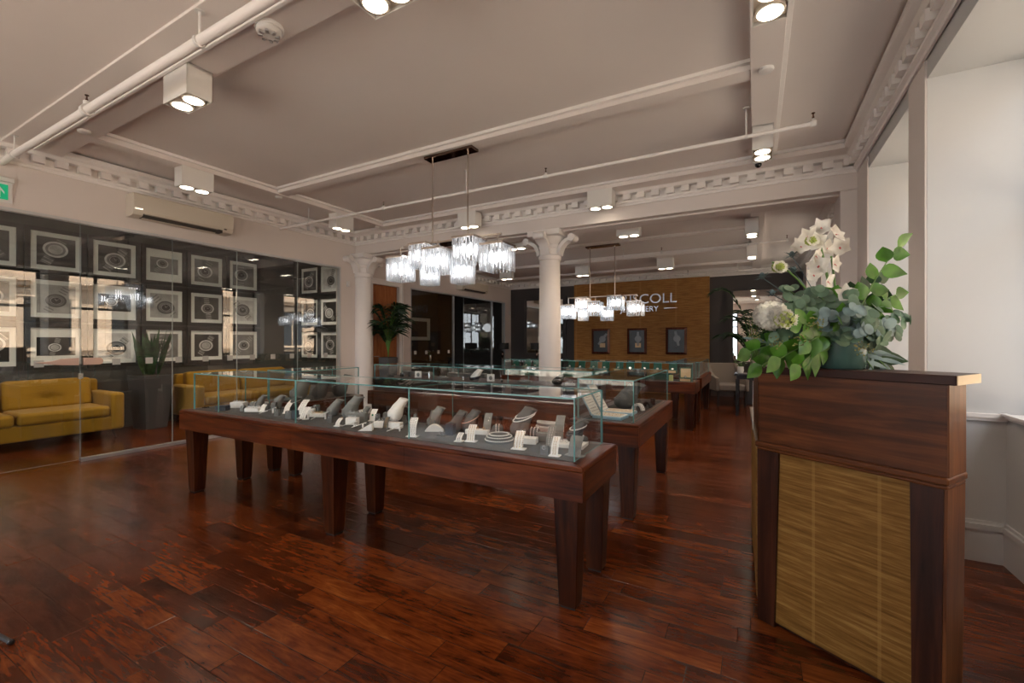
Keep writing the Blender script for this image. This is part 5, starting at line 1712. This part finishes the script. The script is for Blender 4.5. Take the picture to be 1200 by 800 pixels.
# side wing that runs away from the camera
bm = new(); prism(bm, wpoly([(.012, 2.475), (.16, 2.56), (.16, 3.20), (-.008, 3.20)]), .868, 1.196); LD(bm, 'side_upper_panel', DESKW)
bm = new(); prism(bm, wpoly([(.004, 2.46), (.16, 2.56), (.15, 3.72), (-.038, 3.72)]), .835, .868); LD(bm, 'side_ledge', pbr('dull ledge', (.16, .12, .085), .5), bevel=.004)
bm = new(); prism(bm, wpoly([(.016, 2.475), (.16, 2.56), (.15, 3.70), (-.020, 3.70)]), 0, .835); LD(bm, 'side_carcass', DESKZ)
bm = new(); prism(bm, wpoly([(.006, 2.60), (.010, 2.60), (-.020, 3.62), (-.024, 3.62)]), .04, .80); LD(bm, 'side_bamboo_panel', BAMBOO)
for (y, z, lab) in ((2.78, 1.06, 'white leaflet fixed to the side of the reception desk, upper one'), (2.66, .96, 'white leaflet fixed to the side of the reception desk, lower one')):
    t = thing('leaflet', lab, 'leaflet', (.0, y, z))
    bm = new(); vs = box(bm, -.012, -.010, -.05, .05, -.06, .06); xf(bm, vs, Matrix.Rotation(R(12), 4, 'X')); obj('sheet', bm, PAPER, t, world_co=False)
    bm = new()
    for i in range(4):
        vs = box(bm, -.0125, -.012, -.035, .03, -.04 + i * .02, -.037 + i * .02); xf(bm, vs, Matrix.Rotation(R(12), 4, 'X'))
    obj('print', bm, INK, t, world_co=False)

# ------------------------------------------------------------------ flower arrangement
fx = Vector((.335, 2.415, 1.232))
fa = thing('flower_arrangement', 'large arrangement of orchids, eucalyptus and hydrangea on the reception desk', 'flowers', fx)
bm = new(); lathe(bm, [(.080, 0), (.087, .008), (.092, .105), (.094, .115), (.088, .115), (.084, .02), (.001, .015)], n=36); obj('vase', bm, TEALV, fa, smooth=True, world_co=False)
rF = random.Random(21)
# camera-facing right / up directions at the vase, used only to lay out the branches as a bouquet
rt = Vector((CS, SN, 0)); fw = Vector((-SN, CS, 0))
dist = fx.xy.dot(fw.xy)
def FP(u, v, depth=0.0):
    """point on the bouquet for a place in the photograph, depth metres behind (+) or before (-) the vase axis"""
    d = dist + depth
    s = (u - 600) / F * d
    return Vector((-SN * d + CS * s, CS * d + SN * s, HC - (v - 400) / F * d)) - fx
def stem_curve(p0, p1, lift=.06, n=7):
    p0, p1 = Vector(p0), Vector(p1)
    m_ = p0.lerp(p1, .5) + Vector((0, 0, lift))
    return [p0 * (1 - q) ** 2 + m_ * 2 * q * (1 - q) + p1 * q * q for q in [i / n for i in range(n + 1)]]
def round_leaf(bm, c, nrm, r, mi=0, asp=1.15):
    nrm = Vector(nrm).normalized()
    a = nrm.cross(Vector((rF.uniform(-1, 1), rF.uniform(-1, 1), rF.uniform(-1, 1)))).normalized(); b_ = nrm.cross(a)
    ce = bm.verts.new(c + nrm * r * .12)
    vs = [bm.verts.new(c + a * r * asp * math.cos(2 * PI * i / 10) + b_ * r * math.sin(2 * PI * i / 10)) for i in range(10)]
    for i in range(10):
        bm.faces.new((ce, vs[i], vs[(i + 1) % 10])).material_index = mi
src = Vector((0, 0, .08))
def euc(targets, r0, mat, name, count=9):
    bl, bs = new(), new()
    for (u, v, dp) in targets:
        e = FP(u, v, dp)
        pts = stem_curve(src + Vector((rF.uniform(-.03, .03), rF.uniform(-.03, .03), 0)), e, .07, 10)
        tube(bs, pts, [.0026 - .00016 * i for i in range(11)], 5)
        for i in range(count):
            q = .35 + .65 * i / (count - 1)
            j = min(9, int(q * 10)); c = pts[j].lerp(pts[j + 1], q * 10 - j)
            ax = (pts[j + 1] - pts[j]).normalized()
            ph = rF.uniform(0, PI)
            for s in (0, PI):
                o_ = ax.orthogonal().normalized(); o_.rotate(Matrix.Rotation(ph + s, 3, ax))
                r = r0 * (1.15 - .5 * q) * rF.uniform(.85, 1.15)
                nr = (ax * .6 - fw * .9 + Vector((rF.uniform(-.6, .6), rF.uniform(-.6, .6), rF.uniform(-.2, .8))))
                round_leaf(bl, c + o_ * r * 1.05, nr, r)
        round_leaf(bl, e, -fw + Vector((0, 0, .3)), r0 * .6)
    obj(name, bl, mat, fa, world_co=False, smooth='all')
    obj(name + '_stems', bs, STEM, fa, world_co=False, smooth='all')
euc([(1040, 352, .1), (1062, 372, .05), (1052, 390, -.05), (1035, 400, -.1), (1000, 350, -.12), (1020, 372, -.14), (905, 400, -.05), (985, 390, -.10)], .034, LEAF_EUC, 'eucalyptus_sprigs')
euc([(1005, 362, -.17), (1012, 388, -.15), (1045, 385, -.08), (965, 372, -.12)], .030, LEAF_EUB, 'silvery_eucalyptus_sprigs', 8)
euc([(922, 338, .0), (955, 340, -.08), (935, 352, -.1), (962, 352, -.05), (920, 365, -.08)], .030, LEAF_EUC, 'left_eucalyptus_sprigs', 8)
def leafy(targets, L0, w0, mat, name, n=6, alt=True):
    bl, bs = new(), new()
    for (u, v, dp) in targets:
        e = FP(u, v, dp)
        pts = stem_curve(src, e, .08, 10)
        tube(bs, pts, .0022, 5)
        for i in range(n):
            q = .4 + .6 * i / (n - 1)
            j = min(9, int(q * 10)); c = pts[j].lerp(pts[j + 1], min(1, q * 10 - j))
            ax = (pts[min(10, j + 1)] - pts[j]).normalized()
            sd = ax.cross(-fw).normalized() * (1 if i % 2 else -1)
            d = (ax * .8 + sd * .9 + Vector((rF.uniform(-.2, .2), rF.uniform(-.2, .2), rF.uniform(-.1, .2))))
            if i == n - 1: d = ax
            leaf_blade(bl, c, d, d.cross(fw + Vector((rF.uniform(-.5, .5), rF.uniform(-.5, .5), rF.uniform(-.3, .3)))), L0 * rF.uniform(.8, 1.2), w0, .2, 6, fold=.18)
    obj(name, bl, mat, fa, world_co=False, smooth='all')
    obj(name + '_stems', bs, STEM, fa, world_co=False, smooth='all')
leafy([(1052, 290, .0)], .095, .033, LEAF_GRN, 'tall_green_branch', 7)
leafy([(880, 412, -.05), (893, 428, -.08), (915, 420, -.12), (938, 428, -.12), (950, 400, -.12), (985, 372, -.1), (940, 380, -.12), (975, 352, -.02), (1050, 345, .05)], .085, .030, LEAF_GRN, 'bright_foliage', 7)
leafy([(900, 395, .05), (1020, 410, .02), (1000, 345, .1), (930, 400, 0), (960, 385, .05), (1010, 395, .02), (950, 360, .05), (1030, 330, .08), (915, 375, .06), (1035, 425, -.02)], .10, .030, LEAF_DARK, 'dark_foliage', 8)
leafy([(1040, 432, -.05), (1025, 436, -.08), (1035, 425, -.02), (890, 405, 0)], .10, .010, LEAF_EUB, 'slender_leaves', 7)
# orchids
bsx = new()
def orchid(u, v, dp, s=.042, tilt=0):
    c = FP(u, v, dp)
    n_ = (-fw + rt * rF.uniform(-1.1, .9) + Vector((0, 0, rF.uniform(-.5, .6)))).normalized()
    a = n_.cross(Vector((0, 0, 1))).normalized(); b_ = a.cross(n_)
    bm = new()
    for k_ in range(5):
        an = PI / 2 + tilt + 2 * PI * k_ / 5
        d = a * math.cos(an) + b_ * math.sin(an) + n_ * .35
        leaf_blade(bm, c, d, d.cross(n_), s, s * (.50 if k_ % 2 else .36), -.1, 5, fold=.25)
    bl_ = obj('orchid_bloom', bm, PETALC, fa, world_co=False, smooth='all')
    bm = new(); leaf_blade(bm, c + n_ * .006, n_ * .9 - b_ * .7, a, s * .30, s * .10, .1, 4, fold=.4); ball(bm, c + n_ * .008, s * .06, 8, 6); obj('lip', bm, LIP, bl_, world_co=False)
ob = [(946, 277, 0), (962, 268, .02), (978, 276, -.02), (984, 290, 0), (954, 300, -.03), (968, 292, .03), (960, 312, -.03), (976, 310, .0), (952, 322, .02), (968, 330, -.02), (990, 345, -.08), (938, 290, .03), (958, 284, -.04)]
for i, (u, v, dp) in enumerate(ob): orchid(u, v, dp, rF.uniform(.040, .054), rF.uniform(-1.2, 1.2))
for (u, v) in ((968, 320), (962, 290), (974, 300)):
    tube(bsx, stem_curve(src, FP(u, v, .01), .04, 8), .0045, 7)
tube(bsx, stem_curve(src, FP(905, 307, -.02), .14, 8), .0035, 7)
obj('orchid_stems', bsx, STEM, fa, world_co=False, smooth='all')
# hydrangea
def floret_ball(u, v, dp, r, mat, name, n=150, pr=.011, flat=.85):
    c = FP(u, v, dp); bm = new()
    for i in range(n):
        y = 1 - 2 * (i + .5) / n; rr = math.sqrt(1 - y * y); th = i * 2.39996
        d = Vector((rr * math.cos(th), rr * math.sin(th), y * flat))
        p = c + d * r * rF.uniform(.92, 1.04)
        a = d.orthogonal().normalized(); a.rotate(Matrix.Rotation(rF.uniform(0, 6), 3, d)); b_ = d.cross(a)
        for k_ in range(4):
            q = a * math.cos(k_ * PI / 2) + b_ * math.sin(k_ * PI / 2)
            leaf_blade(bm, p, q + d * .3, q.cross(d), pr, pr * .42, 0, 2)
    return obj(name, bm, mat, fa, world_co=False, smooth='all')
floret_ball(904, 370, -.05, .068, PETAL, 'hydrangea_bloom', 190, .017)
for (u, v, dp, r) in ((919, 374, -.13, .036), (950, 282, -.07, .018), (912, 313, -.03, .022)):
    o_ = floret_ball(u, v, dp, r, LIME, 'lime_bud_cluster', 34, .012)
    c = FP(u, v, dp); bm = new()
    for i in range(16):
        th = i * 2.4; rr = r * (1.0 + .35 * (i % 3) / 3)
        q = c + rt * rr * math.cos(th) + Vector((0, 0, 1)) * rr * .75 * math.sin(th) - fw * .012
        for k_ in range(6):
            a = 2 * PI * k_ / 6
            d = rt * math.cos(a) + Vector((0, 0, 1)) * math.sin(a) - fw * .3
            leaf_blade(bm, q, d, d.cross(fw), .0115, .0035, 0, 2)
    obj('star_florets', bm, PETAL, o_, world_co=False)
# thistles
for (u, v, dp) in ((893, 325, .02), (905, 345, 0), (930, 318, .04), (928, 300, .06)):
    c = FP(u, v, dp); bm = new()
    for i in range(22):
        th = i * 2.4; el = rF.uniform(-.2, .8)
        d = Vector((math.cos(th), math.sin(th), el))
        leaf_blade(bm, c, d, d.cross(Vector((0, 0, 1))), .042, .0045, .1, 3)
    ball(bm, c + Vector((0, 0, .008)), .011, 8, 8, (1, 1, 1.4))
    tube(bm, stem_curve(src, c, .05, 6), .002, 5)
    obj('thistle', bm, THIST, fa, world_co=False)
# seed sprays low in the middle
bm = new()
for (u, v, dp) in ((912, 402, -.12), (955, 380, -.15), (1010, 408, -.12), (935, 398, -.14), (885, 392, -.03)):
    c = FP(u, v, dp)
    for i in range(26):
        q = c + Vector((rF.gauss(0, .018), rF.gauss(0, .018), rF.gauss(0, .018)))
        ball(bm, q, .0035, 5, 4)
obj('seed_sprays', bm, leafmat('seed', (.28, .27, .09)), fa, world_co=False)
# little hand-like terracotta candle sticks beside the vase
for dx, h in ((-.155, .055), (-.14, .07), (.12, .03)):
    p = fx + rt * dx - fw * .0 + fw * .05
    bm = new(); lathe(bm, [(.010, 0), (.010, h * .9), (.006, h)], p.x, p.y, fx.z, 12); tag(obj('candle', bm, PINKC, smooth=True), 'terracotta candle %s the green vase' % {-.155: 'farthest left of', -.14: 'just left of', .12: 'lying low to the right of'}[dx], 'candle')

# ------------------------------------------------------------------ light stand foot in the lower left corner
pt = at(-200, 640, .3)
t = thing('tripod_stand', 'black tripod foot entering at the lower left corner of the picture', 'tripod', (pt.x, pt.y, 0))
pf = at(13, 752, .012)
bm = new(); tube(bm, [(pt.x, pt.y, .26), (pt.x, pt.y, 1.2)], .014, 10); obj('pole', bm, MATBLK, t)
for e in (pf, pt + Vector((-.35, .0, -.288)), pt + Vector((.0, -.38, -.288))):
    bm = new(); tube(bm, [tuple(pt), tuple(e)], .010, 8); lg = obj('leg', bm, MATBLK, t)
    bm = new(); ball(bm, e, .014, 8, 6); obj('rubber_foot', bm, BLACK, lg)

# ------------------------------------------------------------------ street outside
bm = new(); box(bm, 1.64, 30, -14, 34, -.25, -.15); box(bm, -16, 1.64, -16, YB - .35, -.25, -.15); struct('ground', bm, ASPH)
t = thing('sandstone_building', 'sunlit sandstone building across the street, seen reflected in the glass', 'building', (10, 6, -.15))
bm = new(); box(bm, 10, 14, -8, 24, -.15, 8.2); wl = obj('facade', bm, SANDST, t)
bm = new()
for (z0, z1, d) in ((3.4, 3.55, .25), (3.55, 3.72, .45), (7.2, 7.4, .3), (7.4, 7.65, .55), (1.0, 1.12, .15)):
    box(bm, 10 - d, 10, -8, 24, z0, z1)
obj('string_courses', bm, SANDST, t)
y = -7
while y < 23:
    for (z0, z1) in ((.9, 3.0), (4.2, 6.6)):
        bm = new(); box(bm, 9.97, 10.02, y, y + 1.3, z0, z1); wn_ = obj('window', bm, DGLASS, t)
        bm = new(); box(bm, 9.90, 10, y - .18, y, z0, z1 + .2); box(bm, 9.90, 10, y + 1.3, y + 1.48, z0, z1 + .2); box(bm, 9.86, 10, y - .22, y + 1.52, z1 + .0, z1 + .28); box(bm, 9.93, 10, y + .62, y + .68, z0, z1); obj('surround', bm, SANDST, wn_)
    y += 2.5
bm = new(); prism(bm, [(9.7, 8.2), (14, 8.2), (14, 10.6)], -8, 24, 'y'); obj('roof', bm, SLATE, t)
